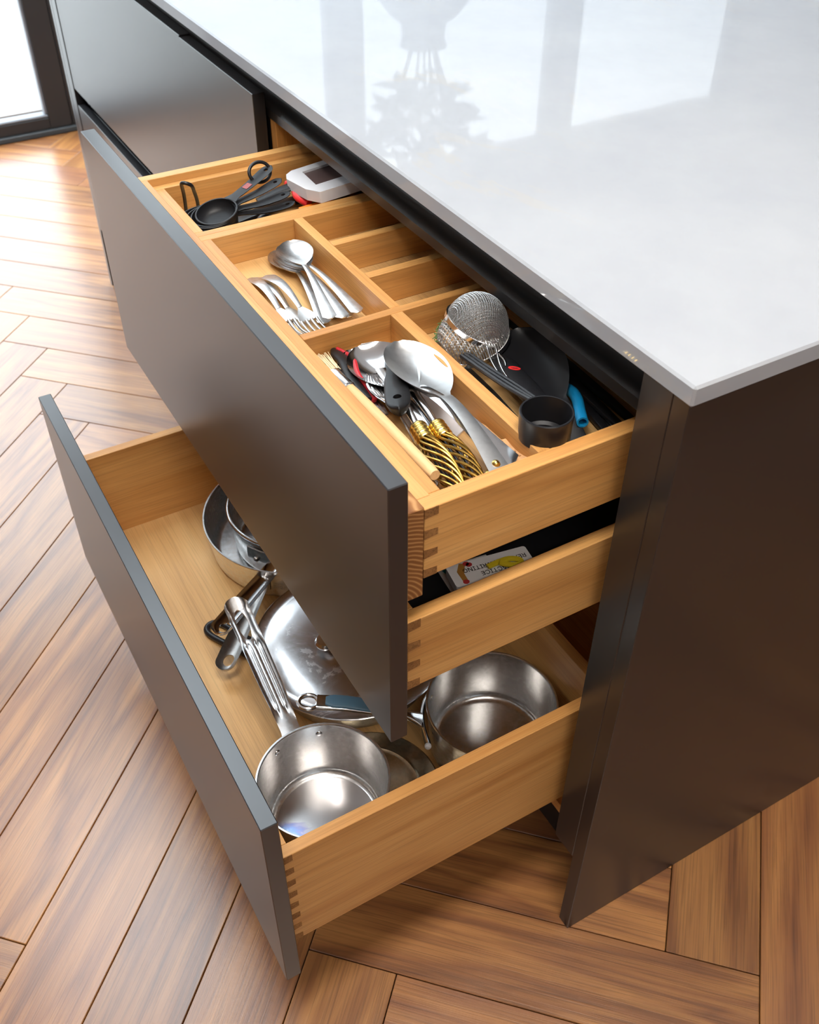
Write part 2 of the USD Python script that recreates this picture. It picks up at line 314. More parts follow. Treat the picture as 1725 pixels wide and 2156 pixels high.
obj(dn, 'door_sill', box(RX0 - .075, RX0 + .012, -1.9465, 3.4615, 0.0005, 0.0195, .003), plain('dark_sill', (0.05, 0.055, 0.058), 0.4))
struct('patio', box(-14, RX0 - .13, -9, 10, -.12, -.02, 0), plain('grey_paving', (0.34, 0.33, 0.32), 0.85, spec=0.2), 'grey stone paving outside the glazed doors')
# ceiling lamp: a slim linen-white tray, out of the picture above the drawers
cl = thing('ceiling_lamp', 'slim rectangular white ceiling lamp above the open drawers', 'lamp', T(0.22, -0.30, 2.5495))
obj(cl, 'lamp_body', cat(box(-.21, .21, -.67, .67, -.012, 0, .002), box(-.21, -.195, -.67, .67, -.03, -.0121, .001), box(.195, .21, -.67, .67, -.03, -.0121, .001), box(-.1949, .1949, -.67, -.655, -.03, -.0121, .001), box(-.1949, .1949, .655, .67, -.03, -.0121, .001)), plain('lamp_white', (0.8, 0.8, 0.8), 0.5))
obj(cl, 'diffuser', box(-.1948, .1948, -.6548, .6548, -.020, -.0125, 0), lamp_glow)

copy(cl, T(1.50, -0.45, 2.5495), 'slim rectangular white ceiling lamp nearest the right wall')
# ------------------------------------------------------------------ the island
IX0, IY1 = -2.0886, 1.30
isl = thing('kitchen_island', 'dark graphite kitchen island frame with end panels standing on the floor', 'kitchen island', T(-1.04, .65, 0))
W = dict(world=True)
for x0, x1 in ((-.0195, 0.0), (IX0, IX0 + .0195)):
    obj(isl, 'end_panel', box(x0, x1, 0, IY1, 0.0004, .8993, .0008), graphite, **W)
obj(isl, 'filler_strip', box(-.0575, -.0199, .0002, .0192, .165, .8993, .0008), graphite, **W)
obj(isl, 'filler_strip', box(IX0 + .0199, IX0 + .058, .0002, .0192, .165, .8993, .0008), graphite, **W)
obj(isl, 'plinth', box(IX0 + .02, -.0200, .075, .091, .0004, .162, .0006), rail_black, **W)
obj(isl, 'back_panel', box(IX0 + .02, -.0200, IY1 - .02, IY1, .0004, .8993, .0008), graphite, **W)
# handle rail under the worktop: upright back, hollow cove, forward lip
a = np.linspace(0, PI / 2, 9); R_ = .020
cove = [(.0475 - R_ + R_ * math.cos(t), .851 + R_ - R_ * math.sin(t)) for t in a]
prof = [(.0475, .8992)] + cove + [(.0240, .8485), (.0215, .8465), (.0212, .8345), (.0225, .8335), (.0500, .8335), (.0500, .8992)]
def rail(prof, x0, x1): return fixwind(*loft([[(x, y, z) for y, z in prof] for x in (x0, x1)]))
obj(isl, 'handle_rail', rail(prof, IX0 + .0585, -.0580), rail_black, smooth=30, **W)
prof2 = [(.0475, .5360), (.0475, .5150), (.0440, .503), (.034, .4965), (.0240, .4950), (.0215, .493), (.0215, .482), (.0500, .482), (.0500, .5360)]
obj(isl, 'handle_rail', rail(prof2, IX0 + .0585, -.905), rail_black, smooth=30, **W)

wt = obj('/World', 'worktop', box(IX0 - .008, .0081, -.0079, IY1 + .02, .9000, .9200, .0022), stone, label='white veined quartz worktop on the dark island', cat='worktop')

# oak lined drawer cabinet with its three drawers
cab = thing('drawer_cabinet', 'oak drawer cabinet at the near end of the island with drawers pulled out', 'drawer cabinet', T(-.473, .3, .165))
obj(cab, 'carcass_side', box(-.0570, -.0400, .0235, .56, .165, .832, .0005), oak_z, **W)
obj(cab, 'carcass_side', box(-.8880, -.8700, .0235, .56, .165, .832, .0005), oak_z, **W)
obj(cab, 'carcass_base', box(-.8695, -.0575, .0235, .56, .165, .183, .0005), oak_x, **W)
obj(cab, 'carcass_back', box(-.8695, -.0575, .561, .575, .165, .832, .0005), oak_x, **W)

def drawer(parent, label, front, x0, x1, yf, yb, z0, z1, tf_=.0138, ts=.0142, zfloor=None, pins=4, tail=.55, spacer=None):
    d = sub(parent, 'drawer', label)
    if front:
        fx0, fx1, fy0, fy1, fz0, fz1 = front
        obj(d, 'front_panel', box(fx0, fx1, fy0, fy1, fz0, fz1, .0009), graphite, **W)
    if spacer: obj(d, 'spacer_block', box(*spacer, .0008), oak_end, **W)
    h = z1 - z0; pitch = h / (pins - tail)
    obj(d, 'front_board', box(x0 + ts + .0001, x1 - ts - .0001, yf, yf + tf_, z0, z1, .0006), oak_x, **W)
    obj(d, 'side_board', box(x1 - ts, x1, yf + .0001, yb, z0, z1, .0006), oak_y, **W)
    obj(d, 'side_board', box(x0, x0 + ts, yf + .0001, yb, z0, z1, .0006), oak_y, **W)
    obj(d, 'back_board', box(x0 + ts + .0002, x1 - ts - .0002, yb - .0145, yb, z0, z1, .0006), oak_x, **W)
    obj(d, 'base_board', box(x0 + ts + .0002, x1 - ts - .0002, yf + tf_ + .0002, yb - .0148, zfloor - .008, zfloor, 0), oak_base, **W)
    for k in range(pins):                                           # dovetail pins of the front board, end grain showing in the side board's face
        a = z1 - k * pitch; b = max(a - pitch * (1 - tail), z0)
        e, e2 = .0014 * (k > 0), .0014 * (k < pins - 1)
        top = -.0003 if k == 0 else 0
        ring = [(x1 - ts, yf - .0001, a + top), (x1 - ts, yf + tf_, a + top - e), (x1 - ts, yf + tf_, b + e2), (x1 - ts, yf - .0001, b)]
        obj(d, 'dovetail_pin', loft([ring, [(x1 + .00022, y, z) for _, y, z in ring]]), oak_pin if k else oak_pin, **W)
    return d
d_up = drawer(cab, 'top drawer for cutlery with a wide graphite front', (-.8855, -.0604, -.2431, -.2245, .5364, .8646), -.827, -.075, -.2006, .31, .734, .8141, .0136, .0145, .757, 4, .55, (-.827, -.0752, -.2243, -.2008, .7119, .8168))
d_mid = drawer(cab, 'hidden inner drawer behind the tall top front', None, -.838, -.075, -.2165, .31, .587, .683, .0138, .0145, .610, 4, .55)
d_low = drawer(cab, 'deep bottom drawer for pans with a wide graphite front', (-.8855, -.0604, -.3875, -.3689, .1615, .4946), -.8405, -.075, -.3688, .0725, .2154, .4005, .0138, .0145, .2416, 8, .45)

cb2 = thing('cabinet', 'narrow graphite cupboard between the two wide drawer units of the island', 'cabinet', T(-1.035, .3, .165))
obj(cb2, 'door', box(-1.1810, -.8885, .0, .0186, .1615, .8690, .0009), graphite, **W)
obj(cb2, 'body', cat(box(-1.181, -1.164, .024, .56, .165, .832, .0005), box(-.906, -.8885, .024, .56, .165, .832, .0005), box(-1.1635, -.9065, .024, .56, .165, .182, .0005)), rail_black, **W)
cb3 = thing('drawer_cabinet', 'graphite drawer cabinet at the far end of the island with closed drawers', 'drawer cabinet', T(-1.6, .3, .165))
obj(cb3, 'body', cat(box(-2.029, -2.012, .024, .56, .165, .832, .0005), box(-1.202, -1.1845, .024, .56, .165, .832, .0005), box(-2.0115, -1.2025, .024, .56, .165, .182, .0005)), rail_black, **W)
obj(cb3, 'drawer_front', box(-2.0290, -1.1840, .0015, .0201, .5370, .8705, .0009), graphite, **W)
obj(cb3, 'drawer_front', box(-2.0290, -1.1840, .0015, .0201, .1615, .4990, .0009), graphite, **W)

# ------------------------------------------------------------------ oak trays in the top drawer
def tray(label, boards, floor_b, M):
    t = thing('cutlery_tray', label, 'tray', M)
    obj(t, 'base_board', box(*floor_b, 0), oak_base, **W)
    for ax, b in boards: obj(t, 'divider' if ax[0] == 'd' else 'tray_wall', box(*b, .0007), oak_x if ax[1] == 'x' else oak_y, **W)
    return t
TZ0, TZ1, TF = .7572, .8045, .7645
yb_ = .285
tl = tray('narrow oak tray at the left of the top drawer', [('wy', (-.8122, -.8000, -.1868, yb_, TZ0, TZ1)), ('wy', (-.6585, -.6470, -.1868, yb_, TZ0, TZ1)), ('wx', (-.7998, -.6587, -.1868, -.1700, TZ0, TZ1)), ('wx', (-.7998, -.6587, yb_ - .012, yb_, TZ0, TZ1))],
    (-.7998, -.6587, -.1698, yb_ - .0122, TZ0, TF), T(-.73, .05, TZ0))
tm = tray('wide oak cutlery tray with many compartments in the top drawer', [
    ('wy', (-.6466, -.6347, -.1868, yb_, TZ0, TZ1)), ('wy', (-.1010, -.0898, -.1868, yb_, TZ0, TZ1)), ('wx', (-.6345, -.1012, -.1868, -.1695, TZ0, TZ1)), ('wx', (-.6345, -.1012, yb_ - .012, yb_, TZ0, TZ1)),
    ('dy', (-.3865, -.3755, -.1693, yb_ - .0122, TF, TZ1)), ('dx', (-.6345, -.3867, -.0600, -.0480, TF, TZ1)), ('dx', (-.3753, -.1012, -.0660, -.0515, TF, TZ1)),
    ('dy', (-.5595, -.5475, -.0478, yb_ - .0122, TF, TZ1)), ('dy', (-.4700, -.4580, -.0478, yb_ - .0122, TF, TZ1))],
    (-.6345, -.1012, -.1693, yb_ - .0122, TZ0, TF), T(-.37, .05, TZ0))
# ------------------------------------------------------------------ metals, plastics
def metal(name, color, rough, aniso=0.0, smudge=0.0):
    n = {'tc': ('texture_coordinate', {}), 'n': ('noise_texture', dict(scale=140.0, detail=2.0, roughness=0.5)),
         'mr': ('map_range', dict(from_min=0.35, from_max=0.7, to_min=rough * 0.95, to_max=rough * (1.05 + smudge))),
         'p': ('principled_bsdf', dict(base_color=color, metallic=1.0, anisotropic=aniso))}
    return mat(name, n, [('tc.object', 'n.vector'), ('n.fac', 'mr.value'), ('mr.result', 'p.roughness')])
steel = metal('polished_steel', (0.66, 0.66, 0.67), 0.14)
satin = metal('satin_steel', (0.64, 0.64, 0.64), 0.30)
pansteel = metal('brushed_pan_steel', (0.70, 0.695, 0.69), 0.24)
darksteel = metal('dull_steel', (0.42, 0.41, 0.40), 0.33)
lidsteel = metal('smudged_lid_steel', (0.62, 0.61, 0.62), 0.16, smudge=1.2)
meshsteel = metal('bright_wire_steel', (0.82, 0.82, 0.82), 0.42)
bowlsteel = metal('worn_bowl_steel', (0.58, 0.58, 0.58), 0.37)
gold = metal('antique_gold', (0.50, 0.31, 0.075), 0.34)
goldbright = metal('bright_gold', (0.80, 0.56, 0.16), 0.24)
black = plain('black_nylon', (0.010, 0.010, 0.012), 0.34)
blackmatt = plain('black_rubber', (0.008, 0.008, 0.009), 0.38, spec=0.35)
charcoal = plain('charcoal_plastic', (0.012, 0.012, 0.014), 0.45, spec=0.32)
redp = plain('red_plastic', (0.42, 0.012, 0.020), 0.35)
redbright = plain('bright_red', (0.75, 0.03, 0.03), 0.4)
orange = plain('orange_plastic', (0.85, 0.22, 0.02), 0.35)
white = plain('white_plastic', (0.72, 0.72, 0.75), 0.35)
brownwin = plain('smoked_window', (0.10, 0.065, 0.06), 0.2)
bluep = plain('blue_silicone', (0.006, 0.26, 0.55), 0.38)
slateblue = plain('slate_blue_silicone', (0.075, 0.155, 0.225), 0.5)
green = plain('mint_green_plastic', (0.18, 0.62, 0.42), 0.4)
teal = plain('teal_print', (0.02, 0.42, 0.52), 0.4)
paper = plain('white_card', (0.70, 0.70, 0.70), 0.45)
ink = plain('black_ink', (0.01, 0.01, 0.01), 0.6)
yellow = plain('yellow_plastic', (0.62, 0.48, 0.02), 0.35)
brownprint = plain('brown_print', (0.36, 0.17, 0.03), 0.5)
redprint = plain('red_print', (0.40, 0.03, 0.03), 0.5)
darkprint = plain('dark_photo_print', (0.10, 0.045, 0.035), 0.25)
bristle = plain('pale_bristle', (0.70, 0.56, 0.36), 0.8, spec=0.2)
beech = wood('beech_handle', 0, [(0.1, (0.62, 0.36, 0.15)), (0.9, (0.78, 0.52, 0.26))], streak=0.12, rough=0.5)
cherry = wood('cherry_spoon', 0, [(0.1, (0.52, 0.26, 0.10)), (0.9, (0.66, 0.37, 0.17))], streak=0.15, rough=0.5)
herb = plain('dried_green_herb', (0.07, 0.13, 0.03), 0.7)

# ------------------------------------------------------------------ makers, all in local coordinates with x along the thing
def blade(s, w, zf, t, nu=13):
    """like ribbon(), but the upper face is z = zf(i, u)."""
    u = np.linspace(-1, 1, nu); rings = []
    for i in range(len(s)):
        z = np.array([zf(i, q) for q in u]); top = np.stack([np.full(nu, s[i]), w[i] * u, z], -1)
        bot = top[::-1].copy(); bot[:, 2] -= t[i] * np.sqrt(np.maximum(1 - u[::-1] ** 6, .03)); rings.append(np.vstack([top, bot]))
    return loft(rings)
def spoon_mesh(L, bl, bw, depth, neck, endw, arch, t=.0013, rest=.0015):
    s = np.r_[np.linspace(0.0005, bl, 22), np.linspace(bl + .003, L, 26)]
    w, z, d = [], [], []
    for x in s:
        if x <= bl:
            q = x / bl; ww = bw * (math.sin(PI * min(q ** 0.80, .999)) ** 0.62); ww = max(ww, .0007 if q < .5 else neck); dd = depth * math.sin(PI * min(q ** .85, .999)) ** .8
        else:
            q = (x - bl) / (L - bl); ww = neck + (endw - neck) * q ** 1.6
            if q > .955: ww *= math.sqrt(max(1 - ((q - .955) / .047) ** 2, .05))
            dd = -.0006
        q = 0 if x <= bl else (x - bl) / (L - bl)
        base = depth + rest if x <= bl else (depth + rest) * (1 - q) ** 1.3 + rest * q + arch * math.sin(PI * q ** .8) * (1 - .25 * q)
        w.append(ww); z.append(base); d.append(dd)
    return ribbon(s, w, z, d, np.full(len(s), t), nu=13)
def fork_mesh(L, neck=.003, hw=.0115, endw=.0095, arch=.010):
    hl = L - .062
    s = np.linspace(0, hl, 26); q = s / hl                          # x = 0 is the handle end
    w = endw * (1 - q) ** 1.2 + neck * (1 - (1 - q) ** 1.2); w[:2] *= (.35, .85)
    z = .0015 + arch * np.sin(PI * q ** 1.1) * .9 + .004 * q
    m = [ribbon(s, w, z, np.full(26, -.0006), np.full(26, .0018), 7)]
    s2 = np.linspace(hl, hl + .022, 10); q2 = np.linspace(0, 1, 10)
    m.append(ribbon(s2, neck + (hw - neck) * np.sin(q2 * PI / 2) ** 1.2, z[-1] - .004 * q2 ** 1.5, .0012 * q2, np.full(10, .0016), 9))
    for k in range(4):
        y = (k - 1.5) * hw * .56
        P = [(hl + .021, y, z[-1] - .0044), (hl + .036, y, z[-1] - .0066), (hl + .050, y * 1.0, z[-1] - .0052), (hl + .062, y * .97, z[-1] - .0012)]
        P = spline(P, 10); m.append(sweep(P, np.linspace(.0019, .0009, 10), np.linspace(.0010, .0006, 10), up=(0, 0, 1), k=8))
    return cat(*m)
def cup_mesh(r, depth, t=.0016):
    a = np.linspace(0, 1, 12)
    out = [(max(r * math.sin(PI / 2 * q ** .62), .0004), -depth * math.cos(PI / 2 * q)) for q in a]
    inn = [(max((r - t) * math.sin(PI / 2 * q ** .62), .0004), -(depth - t) * math.cos(PI / 2 * q)) for q in a]
    return lathe(out + [(r + .0006, .0004), (r, .0010), (r - t, .0010), (r - t - .0004, .0002)] + inn[::-1][1:], 48)
def ring_mesh(R, r, n=40, k=10, sy=1.0):
    a = np.arange(n) * 2 * PI / n
    return sweep(np.stack([R * np.cos(a), R * sy * np.sin(a), 0 * a], -1), r, up=(0, 0, 1), closed=True, k=k)

# ------------------------------------------------------------------ cutlery compartment
FZ = TF
fk = [((-.583, -.1440, FZ + .004), (-.441, -.1480, FZ + .004), 'steel table fork nearest the graphite front, in the front cutlery compartment'),
      ((-.569, -.1290, FZ + .010), (-.431, -.1240, FZ + .005), 'steel table fork lying topmost beside the stack of spoons'),
      ((-.585, -.1340, FZ + .0005), (-.438, -.1350, FZ + .0005), 'steel table fork lying lowest between two other forks')]
f0 = None; fm = fork_mesh(.150)
for p0, p1, lab in fk:
    M = frame(p0, p1, roll=0)
    if f0 is None:
        f0 = thing('table_fork', lab, 'fork', M, 'steel forks in the cutlery tray'); obj(f0, 'fork_body', fm, satin, smooth=40)
    else: copy(f0, M, lab, 'steel forks in the cutlery tray')
sp = [((-.628, -.0895, FZ), 2, 'lowest steel dessert spoon of the stack, its bowl pushed furthest left'),
      ((-.617, -.0885, FZ + .0042), -6, 'second steel dessert spoon from the bottom of the stack'),
      ((-.613, -.0875, FZ + .0084), 5, 'middle steel dessert spoon of the stack, handle towards the divider'),
      ((-.610, -.0868, FZ + .0124), 1, 'fourth steel dessert spoon in the stack of spoons'),
      ((-.607, -.0858, FZ + .0164), 8, 'steel dessert spoon second from the top, handle furthest from the forks'),
      ((-.604, -.0850, FZ + .0206), -7, 'topmost steel dessert spoon of the stack, bowl shining in the front compartment')]
s0 = None; sm = spoon_mesh(.172, .062, .0205, .0075, .0028, .0088, .006)
for (x, y, z), a, lab in sp:
    M = T(x, y, z) @ T(.03, 0, 0) @ RZ(a - 3) @ RY((z - FZ) / .0042 * .42) @ T(-.03, 0, 0)
    if s0 is None:
        s0 = thing('dessert_spoon', lab, 'spoon', M, 'steel spoons in the cutlery tray'); obj(s0, 'spoon_body', sm, satin, smooth=40)
    else: copy(s0, M, lab, 'steel spoons in the cutlery tray')
kn = thing('table_knife', 'steel table knife lying at the back of the middle slim compartment', 'knife', frame((-.497, -.012, FZ + .0006), (-.490, .19, FZ + .0006)))
obj(kn, 'blade', cat(ribbon(np.linspace(0, .11, 14), .0095 * np.sqrt(np.clip(np.linspace(.12, 3.2, 14), 0, 1)), np.full(14, .0022), np.zeros(14), np.full(14, .0014), 5)), satin, smooth=40)
obj(kn, 'handle', ribbon(np.linspace(.1102, .200, 12), np.linspace(.0065, .010, 12), np.full(12, .006), np.full(12, -.0015), np.full(12, .005), 9), satin, smooth=40)

# ------------------------------------------------------------------ serving utensils, front right compartment
bs = thing('serving_spoon', 'large satin steel serving spoon lying on top of the utensils', 'spoon', frame((-.318, -.0905, .797), (-.094, -.1045, .789), roll=-6))
obj(bs, 'spoon_body', spoon_mesh(.232, .103, .0315, .0125, .0062, .0125, .009, .0018), bowlsteel, smooth=40)
ps = thing('serving_spoon', 'polished serving spoon under the large satin one, its flat handle end beside the wooden spoon', 'spoon', frame((-.352, -.117, .7800), (-.112, -.0862, .7880), roll=6))
obj(ps, 'spoon_body', spoon_mesh(.242, .100, .0325, .013, .0055, .0140, .014, .0016), steel, smooth=40)
p2 = thing('serving_spoon', 'polished serving spoon nested lowest with a reflection of the tray in its bowl', 'spoon', frame((-.362, -.1215, .7722), (-.150, -.1150, .7700), roll=2))
obj(p2, 'spoon_body', spoon_mesh(.215, .096, .0315, .013, .0055, .0110, .010, .0016), steel, smooth=40)
bk = thing('turner', 'black handled turner with a round hanging hole in its handle', 'turner', frame((-.312, -.0985, .7905), (-.2165, -.1445, .8025), roll=8))
hm = man(ribbon(np.linspace(0, .106, 26), np.interp(np.linspace(0, .106, 26), [0, .03, .075, .092, .101, .106], [.008, .010, .0128, .0122, .0085, .002]), np.full(26, .004), np.full(26, -.003), np.full(26, .0105), 11))
hm = hm - manifold3d.Manifold.cylinder(.05, .0042, .0042, 20).translate([.086, 0, -.02])
obj(bk, 'handle', unman(hm), blackmatt, smooth=40)
obj(bk, 'hanging_ring', tf(ring_mesh(.0062, .0007, 24, 6), T(.0915, .001, -.0012) @ RY(70)), steel, smooth=40)
sk = thing('skewer', 'thin steel skewer rod under the black handle', 'skewer', frame((-.2285, -.1365, .7870), (-.196, -.1365, .7665)))
obj(sk, 'rod', sweep(spline([(0, 0, 0), (.02, .001, 0), (.038, 0, 0)], 8), .0011, k=8), steel, smooth=40)
sk2 = thing('skewer', 'thin steel skewer with a black tip beside the beech brush handle', 'skewer', frame((-.240, -.1605, .7660), (-.168, -.1480, .7660)))
obj(sk2, 'rod', sweep([(0, 0, 0), (.03, 0, 0), (.058, 0, 0)], .0009, k=8), steel, smooth=40)
obj(sk2, 'tip', box(.0582, .068, -.0022, .0022, -.001, .0018, .0004), black)
br = thing('pastry_brush', 'pastry brush with pale bristles and a long round beech handle', 'brush', frame((-.3735, -.1545, .7790), (-.1265, -.1600, .7985)))
rng = np.random.default_rng(3); bm = []
for k in range(150):
    y0, z0 = rng.uniform(-.0078, .0078), rng.uniform(-.0032, .0032); q = rng.uniform(.9, 1.06)
    bm.append(sweep([(.040, y0, z0), (.022, y0 * 1.1, z0 * 1.15), (.038 - .038 * q, y0 * 1.3 + rng.normal(0, .0006), z0 * 1.4)], [.0007, .0007, .0004], k=4))
obj(br, 'bristles', cat(*bm), bristle, kind='stuff')
obj(br, 'ferrule', cat(sweep([(.037, 0, 0), (.05, 0, 0), (.062, 0, 0), (.077, 0, 0)], [.0088, .0084, .0076, .0066], [.0045, .005, .0056, .0062], up=(0, 0, 1), k=20, power=2.6), tf(ring_mesh(.0068, .0006, 20, 6), T(.074, 0, 0) @ RY(90))), steel, smooth=40)
obj(br, 'handle', sweep(np.stack([np.linspace(.0765, .249, 20), 0 * np.linspace(0, 1, 20), 0 * np.linspace(0, 1, 20)], -1), np.interp(np.linspace(0, 1, 20), [0, .06, .35, .7, .98, 1], [.0058, .0062, .0068, .0060, .0058, .0050]), k=18), beech, smooth=40)
wk = thing('whisk', 'slim steel tubed whisk between the brush and the red tin opener', 'handle', frame((-.338, -.1450, .7720), (-.270, -.1490, .7680)))
obj(wk, 'tube', sweep([(0, 0, 0), (.028, 0, 0), (.030, 0, 0), (.066, 0, 0)], [.0052, .0050, .0032, .0026], k=14), steel, smooth=40)
op = thing('tin_opener', 'red and black handled tin opener with a steel head', 'tin opener', frame((-.3735, -.1405, .7830), (-.2870, -.1455, .7830), roll=-14))
obj(op, 'handle', sweep(spline([(0, .004, 0), (.03, .003, .003), (.06, -.002, .002), (.100, -.001, 0)], 20), np.interp(np.linspace(0, 1, 20), [0, .1, .6, 1], [.004, .0082, .0075, .0055]), .0035, up=(0, 0, 1), k=12), blackmatt, smooth=40)
obj(op, 'grip_edge', sweep(spline([(.002, .006, .0034), (.012, .0118, .0036), (.034, .0115, .0066), (.06, .0048, .0055), (.082, .0050, .004), (.102, .0042, .002)], 30), .0026, .0024, up=(0, 0, 1), k=10), redp, smooth=40)
obj(op, 'rivet', cat(ball((.040, .002, .0062), .0022), ball((.049, -.001, .006), .0022)), black, smooth=True)
hd = Polygon([(.078, -.006), (.092, -.010), (.118, -.0085), (.130, -.002), (.128, .005), (.112, .007), (.095, .004), (.08, .004)]).buffer(.002)
hd = hd.difference(Polygon([(.088, -.006), (.106, -.0065), (.112, -.003), (.09, -.002)]).buffer(.0008))
obj(op, 'steel_head', tf(extrude(hd, .0022), T(0, 0, -.001)), steel)
obj(op, 'red_insert', box(.0895, .109, -.0062, -.0026, -.0018, .0002, .0003), redp)
obj(op, 'rivet', tf(ball((0, 0, 0), .0022, s=(1, 1, .5)), T(.121, 0, .0014)), steel, smooth=True)
sh = thing('shell_spoon', 'small scalloped steel shell scoop beside the black handle', 'scoop', frame((-.301, -.1275, .7930), (-.257, -.1325, .7880), roll=-8))
ss = np.linspace(0, .046, 18); sw = .0148 * np.sin(np.clip(ss / .046, .03, .97) * PI * .78 + .42) ** .8
obj(sh, 'scoop_body', blade(ss, sw, lambda i, u: -.004 * (1 - u * u) * math.sin(PI * min(1, ss[i] / .046 * .9 + .1)) + .0009 * math.cos(u * 7.5 * PI), np.full(18, .0012), 45), steel, smooth=60)
gn = thing('herb_stripper', 'small mint green plastic knob behind the red tin opener', 'utensil', T(-.358, -.118, .7735))
obj(gn, 'knob', cat(ball((0, 0, .006), .0075, 3, (1, .8, .9)), sweep([(0, 0, .002), (.04, .006, -.003), (.07, .01, -.0035)], .0045, k=10)), green, smooth=True)

def twisted(name_label, p0, p1, roll, blade_dir, mats):
    t = thing('salad_server', name_label, 'salad server', frame(p0, p1, roll=roll))
    obj(t, 'core_rod', cat(*[sweep([(.008, y, z), (.05, y * 1.6, z * 1.6), (.088, y * .5, z * .5)], .0011, k=6) for y, z in ((.002, .002), (-.002, .002), (.002, -.002), (-.002, -.002))]), black, smooth=40)
    for k in range(10):
        u = np.linspace(0, 1, 30); a = 2 * PI * k / 10 - 1.45 * u * PI
        rr = .0046 + .0066 * np.sin(PI * u ** .9) ** .9; rr = rr * np.where(u > .9, 1 - (u - .9) * 6, 1)
        obj(t, 'wire_strand', sweep(np.stack([.010 + .082 * u, rr * np.cos(a), rr * np.sin(a)], -1), .0014, k=7), gold, smooth=50)
    q = np.linspace(-.004, .0155, 32)
    obj(t, 'collar', lathe([(.0048, -.004)] + [(.0082 + .0007 * abs(math.sin((v + .004) / .0195 * PI * 4)), v) for v in q] + [(.0048, .0155), (.0048, -.004)], 28), goldbright, smooth=35, M=RY(90))
    obj(t, 'end_cap', cat(ball((.0935, 0, 0), .0036, 2), ball((.0985, 0, 0), .0024, 2)), goldbright, smooth=True)
    obj(t, 'shaft', sweep(spline([(-.003, 0, 0), (-.03, .001, .001), (-.062, .002, -.003), (-.10, .004, -.008)], 14), np.linspace(.0036, .0058, 14), np.linspace(.003, .0012, 14), up=(0, 0, 1), k=10), steel, smooth=40)
    return t
twisted('gold twisted wire salad server nearest the beech brush handle', (-.1995, -.1330, .7905), (-.113, -.1405, .7780), 0, 0, 0)
twisted('gold twisted wire salad server under the satin spoon handle', (-.1960, -.1145, .7880), (-.110, -.1195, .7770), 25, 0, 0)
fi = thing('stopper', 'small gold knobbed stopper standing by the right wall of the tray', 'stopper', T(-.1145, -.1030, FZ))
obj(fi, 'stopper_body', lathe([(.0003, 0), (.006, 0), (.0065, .012), (.0045, .016), (.0085, .0185), (.0085, .021), (.0035, .0235), (.0028, .0265), (.0042, .0290), (.0046, .0315), (.0030, .0345), (.0003, .0355)], 28), goldbright, smooth=50)
ws = thing('wooden_spoon', 'round slotted wooden spoon with drilled holes at the right of the tray', 'spoon', frame((-.1105, -.0770, .7860), (-.195, -.0720, .7790), roll=4))
wm = man(ribbon(np.linspace(0, .042, 18), np.maximum(.0180 * np.sin(np.linspace(.02, .93, 18) * PI) ** .55, .004), np.full(18, .004), .0045 * np.sin(np.linspace(0.02, .98, 18) * PI), np.full(18, .003), 13))
for a in range(6): wm = wm - manifold3d.Manifold.cylinder(.03, .0015, .0015, 12).translate([.019 + .0085 * math.cos(a * PI / 3), .0085 * math.sin(a * PI / 3), -.015])
wm = wm - manifold3d.Manifold.cylinder(.03, .0015, .0015, 12).translate([.019, 0, -.015])
obj(ws, 'bowl', unman(wm), cherry, smooth=40)
obj(ws, 'handle', sweep([(.038, 0, .002), (.07, 0, .001), (.10, .004, -.002)], .0042, k=12), cherry, smooth=40)
wp = thing('spatula', 'thin white plastic spatula lying flat under the steel spoons', 'spatula', frame((-.285, -.0900, FZ + .0004), (-.165, -.1080, FZ + .0004)))
obj(wp, 'spatula_body', tf(extrude(Polygon([(0, -.018), (.03, -.024), (.075, -.024), (.085, -.010), (.13, -.006), (.13, .006), (.085, .010), (.075, .024), (.03, .024), (0, .018)]).buffer(.002), .0022), T(0, 0, .0)), white)
kr = thing('split_ring', 'small steel split ring beside the end of the beech handle', 'ring', T(-.1515, -.1525, FZ + .0008))
obj(kr, 'ring_body', cat(ring_mesh(.0095, .0007, 36, 6), tf(ring_mesh(.0095, .0007, 36, 6), T(.0004, .0006, .0014))), steel, smooth=True)

# ------------------------------------------------------------------ back right compartment: sieves and black tools
def dome_wires(R, k, pitch, wr, droop=1.0):
    m = []
    n = int(R * .97 / pitch)
    for ax in (0, 1):
        for i in range(-n, n + 1):
            c = i * pitch; h = math.sqrt(max(R * R - c * c, 1e-9)); u = np.linspace(-1, 1, 15); t = h * np.sin(u * PI / 2)
            z = k * np.sqrt(np.maximum(R * R - c * c - t * t, 0)) / R
            z = z + (wr * .6 if (i + ax) % 2 else -wr * .6)
            P = np.stack([np.full(15, c), t, z] if ax else [t, np.full(15, c), z], -1); m.append(sweep(P, wr, k=3))
    return cat(*m)
s1 = thing('tea_strainer', 'fine mesh steel tea strainer lying dome upwards on top of the other sieve', 'strainer', frame((-.2990, -.0060, .8135), (-.2640, -.0140, .8095), up=(-.02, .42, .9)))
obj(s1, 'mesh_dome', dome_wires(.0335, .0345, .00125, .00038), satin, kind='stuff')
obj(s1, 'rim', lathe([(.0335, -.0042), (.0352, -.0040), (.0355, .0012), (.0338, .0014), (.0335, -.0042)], 56), steel, smooth=35)
for sgn in (-1, 1):
    obj(s1, 'handle_wire', sweep(spline([(.0338, .0058 * sgn, -.0015), (.040, .0058 * sgn, .0030), (.050, .0055 * sgn, .0012), (.090, .0035 * sgn, .0005), (.140, .0030 * sgn, .014)], 30), .00115, k=8), steel, smooth=True)
obj(s1, 'rest_hook', box(-.0440, -.0352, -.0055, .0055, -.0022, -.0006, .0005), steel)
